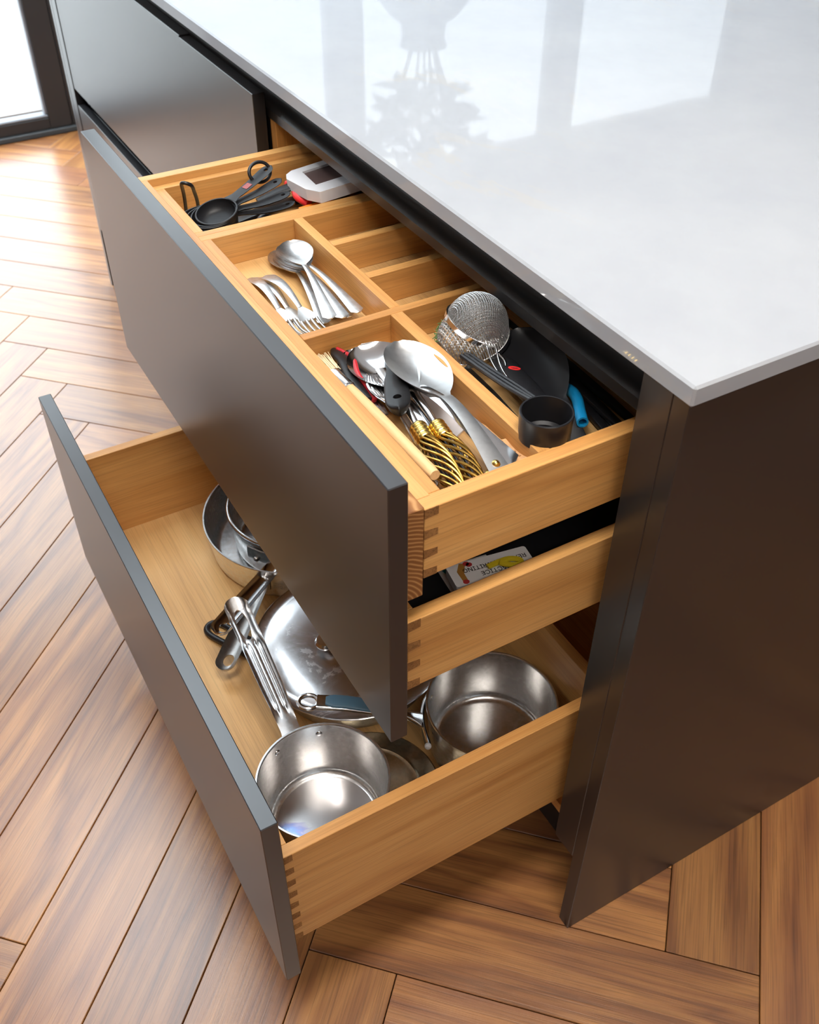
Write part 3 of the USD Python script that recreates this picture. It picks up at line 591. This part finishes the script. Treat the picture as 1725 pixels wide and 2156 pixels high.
s2 = thing('sieve', 'coarse mesh steel sieve with green herb bits lying under the tea strainer', 'sieve', frame((-.2995, -.0085, .7965), (-.250, -.0135, .7960), up=(-.10, -.32, .94)))
obj(s2, 'mesh_dome', dome_wires(.0385, .0345, .0026, .00095), meshsteel, kind='stuff')
obj(s2, 'rim', lathe([(.0385, -.0035), (.0400, -.0032), (.0402, .0022), (.0388, .0024), (.0385, -.0035)], 56), steel, smooth=35)
obj(s2, 'rest_hook', sweep(spline([(.038, -.0095, 0), (.050, -.0105, -.003), (.058, -.006, -.005), (.0600, 0, -.0055), (.058, .006, -.005), (.050, .0105, -.003), (.038, .0095, 0)], 30), .0015, k=8), steel, smooth=True)
hb = []
for k in range(46):
    a = rng.uniform(-2.75, -1.6); r = .0392 + rng.uniform(-.004, .001); z = .0345 * math.sqrt(max(1 - (r / .0398) ** 2, 0)) + .0015
    c = np.array([r * math.cos(a), r * math.sin(a), z]); d = rng.normal(0, 1, 3) * (.0022, .0022, .0008); hb.append(sweep([c - d, c, c + d], [.0003, .0006, .0002], k=4))
obj(s2, 'herb_bits', cat(*hb), herb, kind='stuff')
ld = thing('ladle', 'large black nylon ladle spoon lying behind the measuring cup', 'ladle', frame((-.2830, .0330, .7960), (-.150, .0065, .7780), roll=14))
obj(ld, 'spoon_body', spoon_mesh(.170, .118, .0330, .010, .010, .008, .001, .0028, .002), black, smooth=40)
cu = thing('measuring_cup', 'deep black measuring cup standing on its ridged handle in the back compartment', 'measuring cup', T(-.1235, -.0435, .8270))
obj(cu, 'cup', lathe([(.0004, -.056), (.0165, -.056), (.0175, -.054), (.0195, -.0290), (.0242, -.0275), (.0252, -.002), (.0252, .0), (.0246, .0008), (.0232, .0006), (.0222, -.0265), (.018, -.028), (.0160, -.053), (.0004, -.054)], 56), black, smooth=30, M=RX(0))
for dy in (-.0042, 0, .0042):
    obj(cu, 'handle_ridge', sweep(spline([(-.0245, .004 + dy * .6, -.004), (-.055, .005 + dy, -.010), (-.100, .006 + dy, -.018), (-.150, .008 + dy, -.026)], 14), .0024, .0026, up=(0, 0, 1), k=8), black, smooth=40)
pd = thing('peeler', 'charcoal tool handle with a small red emblem under the strainer wires', 'utensil', frame((-.262, -.0010, .7880), (-.150, -.0080, .7800), roll=-6))
obj(pd, 'handle', ribbon(np.linspace(0, .115, 22), np.interp(np.linspace(0, 1, 22), [0, .06, .5, .92, 1], [.006, .0125, .0140, .0115, .005]), np.full(22, .006), np.full(22, -.003), np.full(22, .010), 11), charcoal, smooth=40)
obj(pd, 'emblem', tf(extrude(Polygon([(.0065 * math.cos(a), .0032 * math.sin(a)) for a in np.linspace(0, 2 * PI, 25)[:-1]]), .0003), T(.026, .002, .0089) @ RZ(62)), redbright, label='red oval emblem')
obj(pd, 'emblem_mark', tf(extrude(Polygon([(.0040 * math.cos(a), .0005 * math.sin(a)) for a in np.linspace(0, 2 * PI, 13)[:-1]]), .0001), T(.026, .002, .00921) @ RZ(62)), charcoal)
st = thing('straw', 'bent bright blue silicone drinking straw', 'straw', None)
P = spline([(-.222, .0405, .7790), (-.200, .0388, .7800), (-.180, .0345, .7860), (-.170, .0310, .7870), (-.152, .0208, .7880), (-.1330, .0100, .7890)], 30)
dr = 0.0058; ang = np.arange(18) * 2 * PI / 18
def pipe(P, ro, ri, k=18):
    a = sweep(P, ro, k=k, caps=False)[0].reshape(len(P), k, 3); b = sweep(P, ri, k=k, caps=False)[0].reshape(len(P), k, 3)
    return loft(np.concatenate([a, b[::-1]]), closed=True, caps=False)
obj(st, 'tube', pipe(P, .0058, .0040), bluep, smooth=40, world=True)
for i, (p0, p1, w, lab) in enumerate([((-.3380, .0540, .7850), (-.1050, .0520, .7720), .0060, 'long black nylon spatula handle along the back of the right compartment'),
                                ((-.3000, .0680, .7800), (-.1040, .0690, .7720), .0050, 'second long black nylon spatula, nearest the back edge of the drawer'),
                                ((-.2500, .0560, .7720), (-.1040, .0350, .7690), .0048, 'short black nylon spatula handle beside the blue straw')]):
    t = thing('spatula', lab, 'spatula', frame(p0, p1))
    L = np.linalg.norm(np.subtract(p1, p0))
    obj(t, 'handle', sweep([(0, 0, 0), (L * .3, 0, .001), (L * .7, 0, .001), (L, 0, 0)], [w * .8, w, w, w * .8], [.003, .004, .004, .003], up=(0, 0, 1), k=10, power=3), black, smooth=40)
dk = thing('spatula', 'dull dark steel spatula with worn speckles along the left divider', 'spatula', frame((-.300, -.0285, .7740), (-.185, -.0330, .7690), roll=-25))
obj(dk, 'spatula_body', ribbon(np.linspace(0, .12, 16), np.interp(np.linspace(0, 1, 16), [0, .1, .5, .9, 1], [.004, .010, .014, .012, .004]), np.full(16, .003), np.full(16, .0015), np.full(16, .0015), 7), darksteel, smooth=40)
tw = thing('knife', 'grey steel blade edge lying at the far right of the back compartment', 'knife', frame((-.180, .0560, FZ + .001), (-.1060, .0440, FZ + .001)))
obj(tw, 'blade', ribbon(np.linspace(0, .074, 12), np.interp(np.linspace(0, 1, 12), [0, .6, 1], [.002, .006, .004]), np.full(12, .004), np.full(12, 0), np.full(12, .0012), 5), satin, smooth=40)
# ------------------------------------------------------------------ left tray: measuring cups and gadgets
cupspec = [(.0375, .027, (-.7010, -.1480, .7990), (-.6780, -.0380, .8040), 'largest black measuring cup, outermost of the nested set'),
           (.0325, .022, (-.6970, -.1450, .8025), (-.6890, -.0390, .8130), 'second largest black measuring cup of the nested set'),
           (.0295, .019, (-.6945, -.1420, .8055), (-.7110, -.0405, .8230), 'second smallest black measuring cup of the nested set'),
           (.0270, .017, (-.6920, -.1390, .8090), (-.7330, -.0440, .8330), 'smallest black measuring cup with a pale printed handle, on top of the set')]
for k, (r, dp, c, tip, lab) in enumerate(cupspec):
    hl = np.linalg.norm(np.subtract(tip, c)) - r
    t = thing('measuring_cup', lab, 'measuring cup', frame(c, tip), 'black nested measuring cups')
    obj(t, 'cup', cup_mesh(r, dp), charcoal, smooth=40)
    s = r - .001 + (hl + .001) * np.sin(np.linspace(0, 1, 24) * PI / 2); q = (s - s[0]) / (s[-1] - s[0])
    hm = man(ribbon(s, np.interp(q, [0, .12, .5, .80, .90, .96, 1], [.010, .0066, .0078, .0092, .0085, .0062, .0015]), .0008 - .004 * np.sin(q * PI) * (1 - k * .2), np.full(24, -.0006), np.full(24, .0030), 9))
    hm = hm - manifold3d.Manifold.cylinder(.03, .0028, .0028, 16).translate([r + hl * .87, 0, -.015])
    obj(t, 'handle', unman(hm), charcoal, smooth=40)
    if k == 3:
        obj(t, 'print', box(r + .026, r + .037, -.0042, .0042, -.0016, .00035, 0), plain('faded_pink_print', (0.30, 0.07, 0.07), 0.6))
cring = thing('cup_ring', 'black plastic loop holding the measuring cup handles together', 'ring', T(-.7290, -.0620, .8300) @ RZ(100) @ RX(62))
obj(cring, 'ring_body', ring_mesh(.0155, .0022, 36, 10, .8), black, smooth=True)
lp = thing('masher', 'black wire loop handle standing in the left corner of the narrow tray', 'utensil', None)
obj(lp, 'loop', sweep(spline([(-.7900, -.1480, .770), (-.7820, -.1500, .795), (-.7660, -.1560, .8180), (-.7560, -.1560, .8255), (-.7535, -.1500, .8235), (-.7600, -.1430, .8120), (-.7680, -.1380, .795), (-.7740, -.1360, .770)], 40), .0024, k=10), black, smooth=True, world=True)
wt_ = thing('grater', 'white plastic grater with a smoked window at the back of the narrow tray', 'grater', T(-.718, .0215, .8080) @ RZ(4) @ RX(4) @ RY(-4))
gp = Polygon([(-.040, -.030), (-.028, -.036), (.020, -.034), (.040, -.026), (.046, .060), (-.044, .060), (-.046, -.020)]).buffer(.003)
gw = Polygon([(-.034, -.012), (.018, -.020), (.022, .050), (-.032, .050)])
obj(wt_, 'frame', cat(tf(extrude(gp.difference(gw), .006), T(0, 0, -.003)), tf(extrude(gp.difference(gp.buffer(-.004)), .009), T(0, 0, -.012))), white)
obj(wt_, 'window', tf(extrude(gw.buffer(-.0002), .003), T(0, 0, -.003)), brownwin)
gh = thing('scissors', 'charcoal handled scissors tip running under the white grater', 'utensil', frame((-.7480, -.0620, .7860), (-.7440, .0050, .7960)))
obj(gh, 'handle', sweep([(0, 0, -.004), (.03, 0, 0), (.062, 0, .001), (.070, 0, .001)], [.008, .009, .010, .005], [.004, .004, .0045, .003], up=(0, 0, 1), k=12), charcoal, smooth=40)
rd = thing('peeler', 'bright red plastic peeler under the white grater', 'peeler', frame((-.760, -.0140, .7830), (-.7080, -.0070, .7800)))
obj(rd, 'peeler_body', sweep(spline([(0, 0, .008), (.02, .004, .010), (.04, -.002, .008), (.056, 0, .005)], 16), np.interp(np.linspace(0, 1, 16), [0, .3, .7, 1], [.004, .009, .0105, .006]), .006, up=(0, 0, 1), k=12), redbright, smooth=40)
orr = thing('cookie_cutter', 'flat orange plastic cutter along the right wall of the narrow tray', 'cutter', T(-.684, .0030, .7820) @ RZ(82) @ RX(12))
obj(orr, 'cutter_body', tf(extrude(Polygon([(-.034, -.010), (-.005, -.013), (.036, -.008), (.030, .010), (0, .013), (-.030, .008)]), .004), T(0, 0, 0)), orange)
bl = thing('ice_cream_scoop', 'round black plastic scoop beside the measuring cups', 'scoop', T(-.6885, -.0760, .7790))
obj(bl, 'scoop_body', cat(ball((0, 0, 0), .0135, 3), sweep([(0, .010, -.003), (-.006, .04, -.006), (-.010, .075, -.008)], .0062, k=10)), black, smooth=True)
tb = thing('whisk', 'steel tubed whisk handle with an orange end at the back of the narrow tray', 'whisk', frame((-.6760, .0480, .7860), (-.6760, .130, .7860)))
obj(tb, 'tube', sweep([(0, 0, 0), (.01, 0, 0), (.02, 0, 0)], .0048, k=14), steel, smooth=40)
obj(tb, 'handle', sweep([(.0205, 0, 0), (.05, 0, 0), (.085, 0, 0)], .0062, k=14), orange, smooth=40)
dkp = thing('tongs', 'pair of black tongs filling the bottom of the narrow tray', 'tongs', T(-.725, -.010, FZ + .004))
for sx in (-1, 1):
    obj(dkp, 'arm', sweep(spline([(.010 * sx, -.09, 0), (.022 * sx, -.02, .003), (.020 * sx, .08, .003), (.004 * sx, .20, 0)], 20), .010, .0035, up=(0, 0, 1), k=10, power=3), black, smooth=40)

# ------------------------------------------------------------------ deep drawer: pans
LZ = .2416
def pan_mesh(r0, r1, h, t=.0022, n=96):
    rr = .012
    out = [(.0004, 0), (r0 - rr, 0)] + [(r0 - rr + rr * math.sin(a), rr - rr * math.cos(a)) for a in np.linspace(.2, PI / 2, 6)]
    out += [(r0 + (r1 - r0) * q, rr + (h - rr) * q) for q in (.25, .5, .75, .97)] + [(r1 + .0012, h - .0006), (r1 + .0008, h + .0004), (r1 - t * .6, h + .0003), (r1 - t, h - .001)]
    ri = r0 - t
    inn = [(ri + (r1 - t - ri) * q, rr + (h - rr) * q) for q in (.97, .75, .5, .25)] + [(ri - rr + rr * math.sin(a), t + rr - rr * math.cos(a)) for a in np.linspace(PI / 2, .2, 6)] + [(ri - rr, t), (.0004, t)]
    return lathe(out + inn, n)
def pan(name, label, c, r0, r1, h, m=None, tint=None):
    t = thing(name, label, 'pan', T(*c))
    obj(t, 'pan_body', pan_mesh(r0, r1, h), m or pansteel, smooth=35)
    return t
def rivets(t, c, R, h, angs):
    for a in angs:
        a = math.radians(a)
        obj(t, 'rivet', tf(ball((0, 0, 0), .0042, 2, (1, 1, .5)), T((R - .0016) * math.cos(a), (R - .0016) * math.sin(a), h) @ RZ(math.degrees(a)) @ RY(-90)), steel, smooth=True)
def channel_handle(L, w0, w1, d, hole0, hole1, hw, ridges=0.0, t=.0024, n=44):
    q = np.sin(np.linspace(0, 1, n) * PI / 2); s = q * L
    w = w0 + (w1 - w0) * np.clip(q * 1.35, 0, 1) ** 1.3; cap = (s - (L - w1)) / w1; w = np.where(cap > 0, w * np.sqrt(np.clip(1 - cap ** 2, .02, 1)), w)
    dd = d * np.clip(q * 4, .15, 1) * np.where(cap > 0, np.sqrt(np.clip(1 - cap ** 2, .02, 1)), 1)
    def zf(i, u):
        rg = ridges * (math.cos(u * PI * 3) + 1) * (1 if abs(u) < .72 else 0) * min(1, 4 * q[i]) * (1 if q[i] < .70 else 0)
        return -dd[i] * (1 - abs(u) ** 2.4) + rg
    m = man(blade(s, w, zf, np.full(n, t), 33))
    el = manifold3d.CrossSection([[((hole0 + hole1) / 2 + (hole1 - hole0) / 2 * math.cos(a), hw * math.sin(a)) for a in np.linspace(0, 2 * PI, 33)[:-1]]])
    return unman(m - el.extrude(.08).translate([0, 0, -.04]))
# steel disc lid lying flat, the front saucepan stands on it
fl_ = thing('flat_lid', 'flat brass toned steel lid lying under the front saucepan', 'lid', T(-.1905, -.2050, LZ + .0004))
obj(fl_, 'lid_body', lathe([(.0004, .0035), (.060, .0035), (.0645, .0052), (.069, .0035), (.0905, .0022), (.0922, .0012), (.0918, 0), (.0600, .0012), (.0004, .0016)], 96), metal('warm_lid_steel', (0.62, 0.52, 0.36), 0.26), smooth=25)
for k, (x, y, r) in enumerate(((.055, .058, .0042), (.050, .050, .0036), (.066, .040, .0018))):
    obj(fl_, 'stamp_mark', tf(ring_mesh(r, .0004, 24, 5), T(x, y, .0037)), darksteel)

PA = (-.1750, -.2730, LZ + .0095)
pa = pan('saucepan', 'shiny steel saucepan at the front right of the pan drawer', PA, .0735, .0788, .094)
heat = mat('heat_tinted_steel', {'tc': ('texture_coordinate', {}), 'm': ('mapping', dict(location=(-0.020, 0.062, 0))), 'n': ('noise_texture', dict(scale=26.0, detail=5.0, roughness=0.65, distortion=0.6)),
    'ln': ('vector_math', dict(math_type='length')), 'a': ('math', dict(math_type='multiply_add', value2=0.05, value3=-0.025)), 'ad': ('math', dict(math_type='add')),
    'r': ('rgb_ramp', dict(ramp=[(0.0, (0.66, 0.66, 0.68)), (0.020, (0.58, 0.60, 0.64)), (0.030, (0.40, 0.50, 0.66)), (0.036, (0.24, 0.34, 0.62)), (0.041, (0.36, 0.32, 0.50)), (0.046, (0.60, 0.58, 0.58)), (1.0, (0.72, 0.72, 0.72))])),
    'p': ('principled_bsdf', dict(metallic=1.0, roughness=0.22))},
    [('tc.object', 'm.vector'), ('m.vector', 'ln.vector1'), ('tc.object', 'n.vector'), ('n.fac', 'a.value1'), ('ln.value', 'ad.value1'), ('a.value', 'ad.value2'), ('ad.value', 'r.fac'), ('r.color', 'p.base_color')])
obj(pa, 'base_disc', lathe([(.0004, .00245), (.0615, .00245), (.0622, .0022), (.0004, .0022)], 64), heat, smooth=True, label='pan base stained blue by heat')
rivets(pa, PA, .0774, .078, (158, 202))
HA = frame((-.2530, -.2745, .3290), (-.4715, -.2615, .3725))
obj(pa, 'handle_plate', tf(sweep([(0, -.027, -.004), (0, -.014, 0), (0, .014, 0), (0, .027, -.004)], .0018, .011, up=(0, 0, 1), k=12, power=4), T(-.2555, -.2735, LZ + .080)), steel, smooth=40, world=True)
def ridged_handle(L, n=64, t=.0026):
    q = np.sin(np.linspace(0, 1, n) * PI / 2) ; s = q * L
    w = np.interp(q, [0, .06, .14, .35, 1], [.0150, .0120, .0125, .0148, .0168]); cap = np.clip((s - (L - .017)) / .017, 0, 1); w = w * np.sqrt(np.clip(1 - cap ** 2, .015, 1))
    def zf(i, u):
        on = np.clip((q[i] - .10) / .12, 0, 1); c = cap[i]; lip = .0036 * (abs(u) ** 5 * (1 - c) + c) * on
        gro = -.0042 * math.exp(-((abs(u) - .42) / .17) ** 2) * np.clip((q[i] - .16) / .10, 0, 1) * np.clip((.70 - q[i]) / .06, 0, 1)
        return lip + gro + .0012 * (1 - u * u) * (1 - np.clip((q[i] - .6) / .2, 0, 1)) - .0055 * (1 - abs(u) ** 3) * np.clip((q[i] - .62) / .12, 0, 1) * (1 - c)
    m = man(blade(s, w, zf, np.full(n, t), 45))
    el = manifold3d.CrossSection([[(L * .815 + L * .115 * math.cos(a), (.0078 + .0010 * math.cos(a)) * math.sin(a)) for a in np.linspace(0, 2 * PI, 41)[:-1]]])
    return unman(m - el.extrude(.08).translate([0, 0, -.04]))
obj(pa, 'handle', ridged_handle(np.linalg.norm(np.subtract((-.2530, -.2745, .3290), (-.4715, -.2615, .3725)))), metal('bright_handle_steel', (0.86, 0.86, 0.87), 0.24), smooth=35, M=np.linalg.inv(MW[pa]) @ HA)

PB = (-.1775, -.0320, LZ + .0004)
pb = pan('saucepan', 'wide steel saucepan at the back right of the pan drawer', PB, .0790, .0838, .089)
rivets(pb, PB, .0822, .066, (222, 262))
obj(pb, 'handle_plate', sweep(spline([(-.0712, -.0490, .0590), (-.0560, -.0690, .0560), (-.0330, -.0830, .0555), (-.0060, -.0895, .0480)], 20), .0035, .0105, up=(0, 0, 1), k=12), steel, smooth=40)
obj(pb, 'bolt', ball((-.0035, -.0925, .055), .0045, 2), white, smooth=True)
hb_ = spline([(-.0370, -.0830, .0640), (-.0480, -.1000, .0740), (-.0620, -.1310, .0900), (-.0830, -.1700, .1020), (-.1000, -.1990, .1045)], 26)
obj(pb, 'handle', sweep(hb_, np.interp(np.linspace(0, 1, 26), [0, .15, .35, 1], [.011, .0062, .0105, .0115]), np.interp(np.linspace(0, 1, 26), [0, .2, 1], [.004, .0045, .0040]), up=(0, 0, 1), k=14, power=2.6), steel, smooth=40)
e_ = hb_[-1]; dr_ = hb_[-1] - hb_[-2]; dr_ /= np.linalg.norm(dr_)
obj(pb, 'hanging_loop', tf(ring_mesh(.0125, .0030, 32, 8, .84), frame(e_ + dr_ * .0105, e_ + dr_ * .05)), steel, smooth=40)
obj(pb, 'grip', sweep(hb_[9:24] + np.array([0, 0, .0035]), np.interp(np.linspace(0, 1, 15), [0, .1, .9, 1], [.006, .0098, .0098, .006]), .0032, up=(0, 0, 1), k=14, power=3), slateblue, smooth=40, label='slate blue silicone grip')

PC = (-.6640, -.0880, LZ + .0004)
pc = pan('saute_pan', 'broad steel saute pan at the back left of the pan drawer', PC, .1330, .1405, .066)
obj(pc, 'mark', tf(text('cian', .0075, .0003), T(0, 0, 0)), darksteel, M=np.linalg.inv(MW[pc]) @ frame((-.5625, -.1795, LZ + .030), (-.5360, -.1510, LZ + .030), up=(.3, -.3, .9)) @ RX(62)) if False else None
a0 = math.radians(-38)
txt = text('cian', .0085, .0004); v, f_ = txt; R2 = .1392
th = a0 + v[:, 0] / R2; v2 = np.stack([(R2 + v[:, 2]) * np.cos(th), (R2 + v[:, 2]) * np.sin(th), .030 + v[:, 1]], -1); obj(pc, 'stamped_word', (v2, f_), darksteel)
HC = frame((-.5660, -.1830, LZ + .0480), (-.4440, -.3000, LZ + .0340))
obj(pc, 'handle_plate', sweep([(.108, -.100, .036), (.104, -.098, .047), (.103, -.097, .056)], .012, .0022, up=(.7, -.7, 0), k=12, power=4), darksteel, smooth=40)
obj(pc, 'handle', channel_handle(.170, .0120, .0150, .0085, .138, .158, .0075, 0), darksteel, smooth=35, M=np.linalg.inv(MW[pc]) @ HC)
PD = (-.6650, -.0830, LZ + .0035)
pdn = pan('small_saucepan', 'smaller steel pan standing inside the broad saute pan', PD, .1000, .1040, .076, pansteel)
obj(pdn, 'rolled_rim', tf(ring_mesh(.1050, .0032, 80, 10), T(0, 0, .0765)), steel, smooth=True)
obj(pdn, 'handle_plate', sweep([(.040, -.099, .050), (.062, -.086, .050), (.078, -.072, .050)], .0022, .012, up=(0, 0, 1), k=12, power=4), darksteel, smooth=40)
obj(pdn, 'bolt', ball((.058, -.0935, .046), .0048, 2), steel, smooth=True)
HD = frame((-.5780, -.1480, LZ + .0620), (-.4700, -.2920, LZ + .0820))
obj(pdn, 'handle', channel_handle(.182, .0125, .0155, .0095, .150, .170, .0078, 0), steel, smooth=35, M=np.linalg.inv(MW[pdn]) @ HD)

PLD = (-.3850, -.1290, LZ)
plp = pan('casserole', 'low steel casserole under the smudged domed lid', (PLD[0], PLD[1], LZ + .0004), .1140, .1200, .052, darksteel)
lid = thing('domed_lid', 'large smudged steel lid with a small knob lying on the casserole', 'lid', T(PLD[0], PLD[1], LZ + .0532))
obj(lid, 'lid_body', lathe([(.0004, .0175), (.030, .0170), (.060, .0150), (.090, .0110), (.108, .0070), (.1180, .0030), (.1245, .0012), (.1330, .0022), (.1350, .0040), (.1362, .0030), (.1350, .0004), (.1245, .0), (.1180, .0012), (.108, .0052), (.060, .0132), (.0004, .0157)], 120), mat('smudged_lid', {'tc': ('texture_coordinate', {}), 'n': ('noise_texture', dict(scale=16.0, detail=5.0, roughness=0.6, distortion=1.2)), 'r': ('rgb_ramp', dict(ramp=[(0.45, (0.24, 0.24, 0.24)), (0.58, (0.27, 0.27, 0.27)), (0.62, (0.42, 0.42, 0.42))])), 'p': ('principled_bsdf', dict(base_color=(0.60, 0.59, 0.60), metallic=1.0))}, [('tc.object', 'n.vector'), ('n.fac', 'r.fac'), ('r.color', 'p.roughness')]), smooth=50)
obj(lid, 'knob', lathe([(.006, .0165), (.0062, .021), (.0135, .025), (.0145, .029), (.0120, .0335), (.0004, .0350)], 40), steel, smooth=40, M=T(.004, -.040, -.001))
ml = thing('potato_masher', 'black rubber coated loop handle lying under the pan handles', 'masher', T(-.5460, -.2760, LZ + .0065))
P = spline([(.075, .0125, .001), (.035, .0125, 0), (.008, .0130, 0), (-.006, .0085, 0), (-.0095, 0, 0), (-.006, -.0085, 0), (.008, -.0130, 0), (.035, -.0125, 0), (.075, -.0125, .001)], 50)
obj(ml, 'loop', tf(sweep(P, .0048, k=12), RZ(26)), black, smooth=True)

# ------------------------------------------------------------------ inner drawer: cards and clips
MZ = .6102
def flat(name, label, cat_, M, w, h, t, m, r=.003):
    o = thing(name, label, cat_, M); obj(o, 'card', extrude(Polygon([(r, r), (w - r, r), (w - r, h - r), (r, h - r)]).buffer(r, 6), t), m); return o
# local x runs along the long side towards the viewer's right, the words are upside down to the viewer
bk_ = thing('book', 'black covered book filling the bottom of the inner drawer', 'book', T(-.270, -.05, MZ)); obj(bk_, 'cover', box(-.14, .155, -.135, .16, .0, .030, .002), black)
pk = flat('flash_card_pack', 'white reading and writing practice card with a spotted animal drawing', 'card', frame((-.1175, -.0570, MZ + .0500), (-.1310, -.1405, MZ + .0500)), .086, .030, .010, paper)
obj(pk, 'words', cat(tf(text('READING/WRITING', .0052, .0002), T(.004, .0095, .0101)), tf(text('PRACTICE', .0052, .0002), T(.020, .0185, .0101))), ink)
obj(pk, 'animal_drawing', tf(extrude(Polygon([(.066, .003), (.072, .001), (.078, .011), (.077, .026), (.072, .028), (.072, .015)]), .0002), T(0, 0, .0101)), brownprint)
obj(pk, 'flower_drawing', cat(*[tf(extrude(Polygon([(.0034 * math.cos(a), .0030 * math.sin(a)) for a in np.linspace(0, 2 * PI, 9)[:-1]]), .0002), T(x, y, .0102)) for x, y in ((.063, .0055), (.0655, .0035), (.0745, .0262))]), redprint)
tc_ = flat('teal_card', 'teal and white picture card behind the white practice card', 'card', frame((-.1500, -.0800, MZ + .0305), (-.1560, -.1330, MZ + .0305)), .056, .045, .0008, paper, .001)
obj(tc_, 'print', extrude(Polygon([(.012, .004), (.052, .004), (.040, .040), (.006, .040)]), .0002), teal, M=T(0, 0, .0008))
ph = flat('photo_print', 'dark photo print with a white edge beside the yellow clip', 'photo', frame((-.1230, -.0450, MZ + .0345), (-.1420, -.0900, MZ + .0345)), .052, .050, .0006, paper, .001)
obj(ph, 'picture', extrude(Polygon([(.0015, .0015), (.0505, .0015), (.0505, .0485), (.0015, .0485)]), .0002), darkprint, M=T(0, 0, .0006))
yc = thing('bag_clip', 'yellow plastic ribbon shaped clip lying on the practice card', 'clip', T(-.1020, -.0900, MZ + .0630) @ RZ(80))
obj(yc, 'clip_body', sweep(spline([(-.018, .003, 0), (-.004, .005, .001), (.010, .004, .001), (.016, 0, 0), (.012, -.005, .0012), (.004, -.004, .002), (-.006, .002, .0025)], 36), .0030, .0016, up=(0, 0, 1), k=8, power=4), yellow, smooth=40)

# ------------------------------------------------------------------ a vase of branches further along the worktop, seen mirrored in the stone
vs = thing('flower_vase', 'round pale glazed vase of leafy branches standing further along the worktop', 'vase', T(-1.67, .74, .9202))
obj(vs, 'vase_body', lathe([(.0004, 0), (.060, 0), (.066, .004), (.098, .060), (.118, .130), (.112, .190), (.080, .230), (.052, .250), (.050, .285), (.056, .300), (.052, .300), (.046, .285), (.046, .250), (.0004, .245)], 64), plain('grey_glaze', (0.20, 0.20, 0.21), 0.3), smooth=40)
rv = np.random.default_rng(11)
leaf_m = mat('leaf_green', {'d': ('diffuse_bsdf', dict(color=(0.05, 0.09, 0.035))), 't': ('translucent_bsdf', dict(color=(0.08, 0.14, 0.03))), 'm': ('mix_closure', dict(fac=0.3))}, [('d.BSDF', 'm.closure1'), ('t.BSDF', 'm.closure2')], 'm.closure')
twig = plain('twig_brown', (0.07, 0.045, 0.03), 0.8)
ls = np.linspace(0, 1, 6)
leafm = ribbon(ls * .062, np.maximum(.0165 * np.sin(PI * ls ** .8), .0008), -.012 * ls ** 2, .003 * np.sin(PI * ls), np.full(6, .0006), 5)
lm = []
for b in range(13):
    a = rv.uniform(0, 2 * PI); sp_ = rv.uniform(.08, .30); H = rv.uniform(.25, .48)
    P = spline([(.015 * math.cos(a), .015 * math.sin(a), .26), (.4 * sp_ * math.cos(a), .4 * sp_ * math.sin(a), .30 + .5 * H), (sp_ * math.cos(a), sp_ * math.sin(a), .30 + H)], 14)
    obj(vs, 'branch', sweep(P, np.linspace(.0032, .0012, 14), k=6), twig, smooth=True)
    for i in range(4, 14):
        for k in range(3):
            d = rv.normal(0, 1, 3); d[2] = abs(d[2]) * .4; lm.append(tf(leafm, frame(P[i], P[i] + d, up=(rv.normal(0, .4), rv.normal(0, .4), 1)) @ SC(rv.uniform(.7, 1.3))))
obj(vs, 'leaves', cat(*lm), leaf_m, kind='stuff')
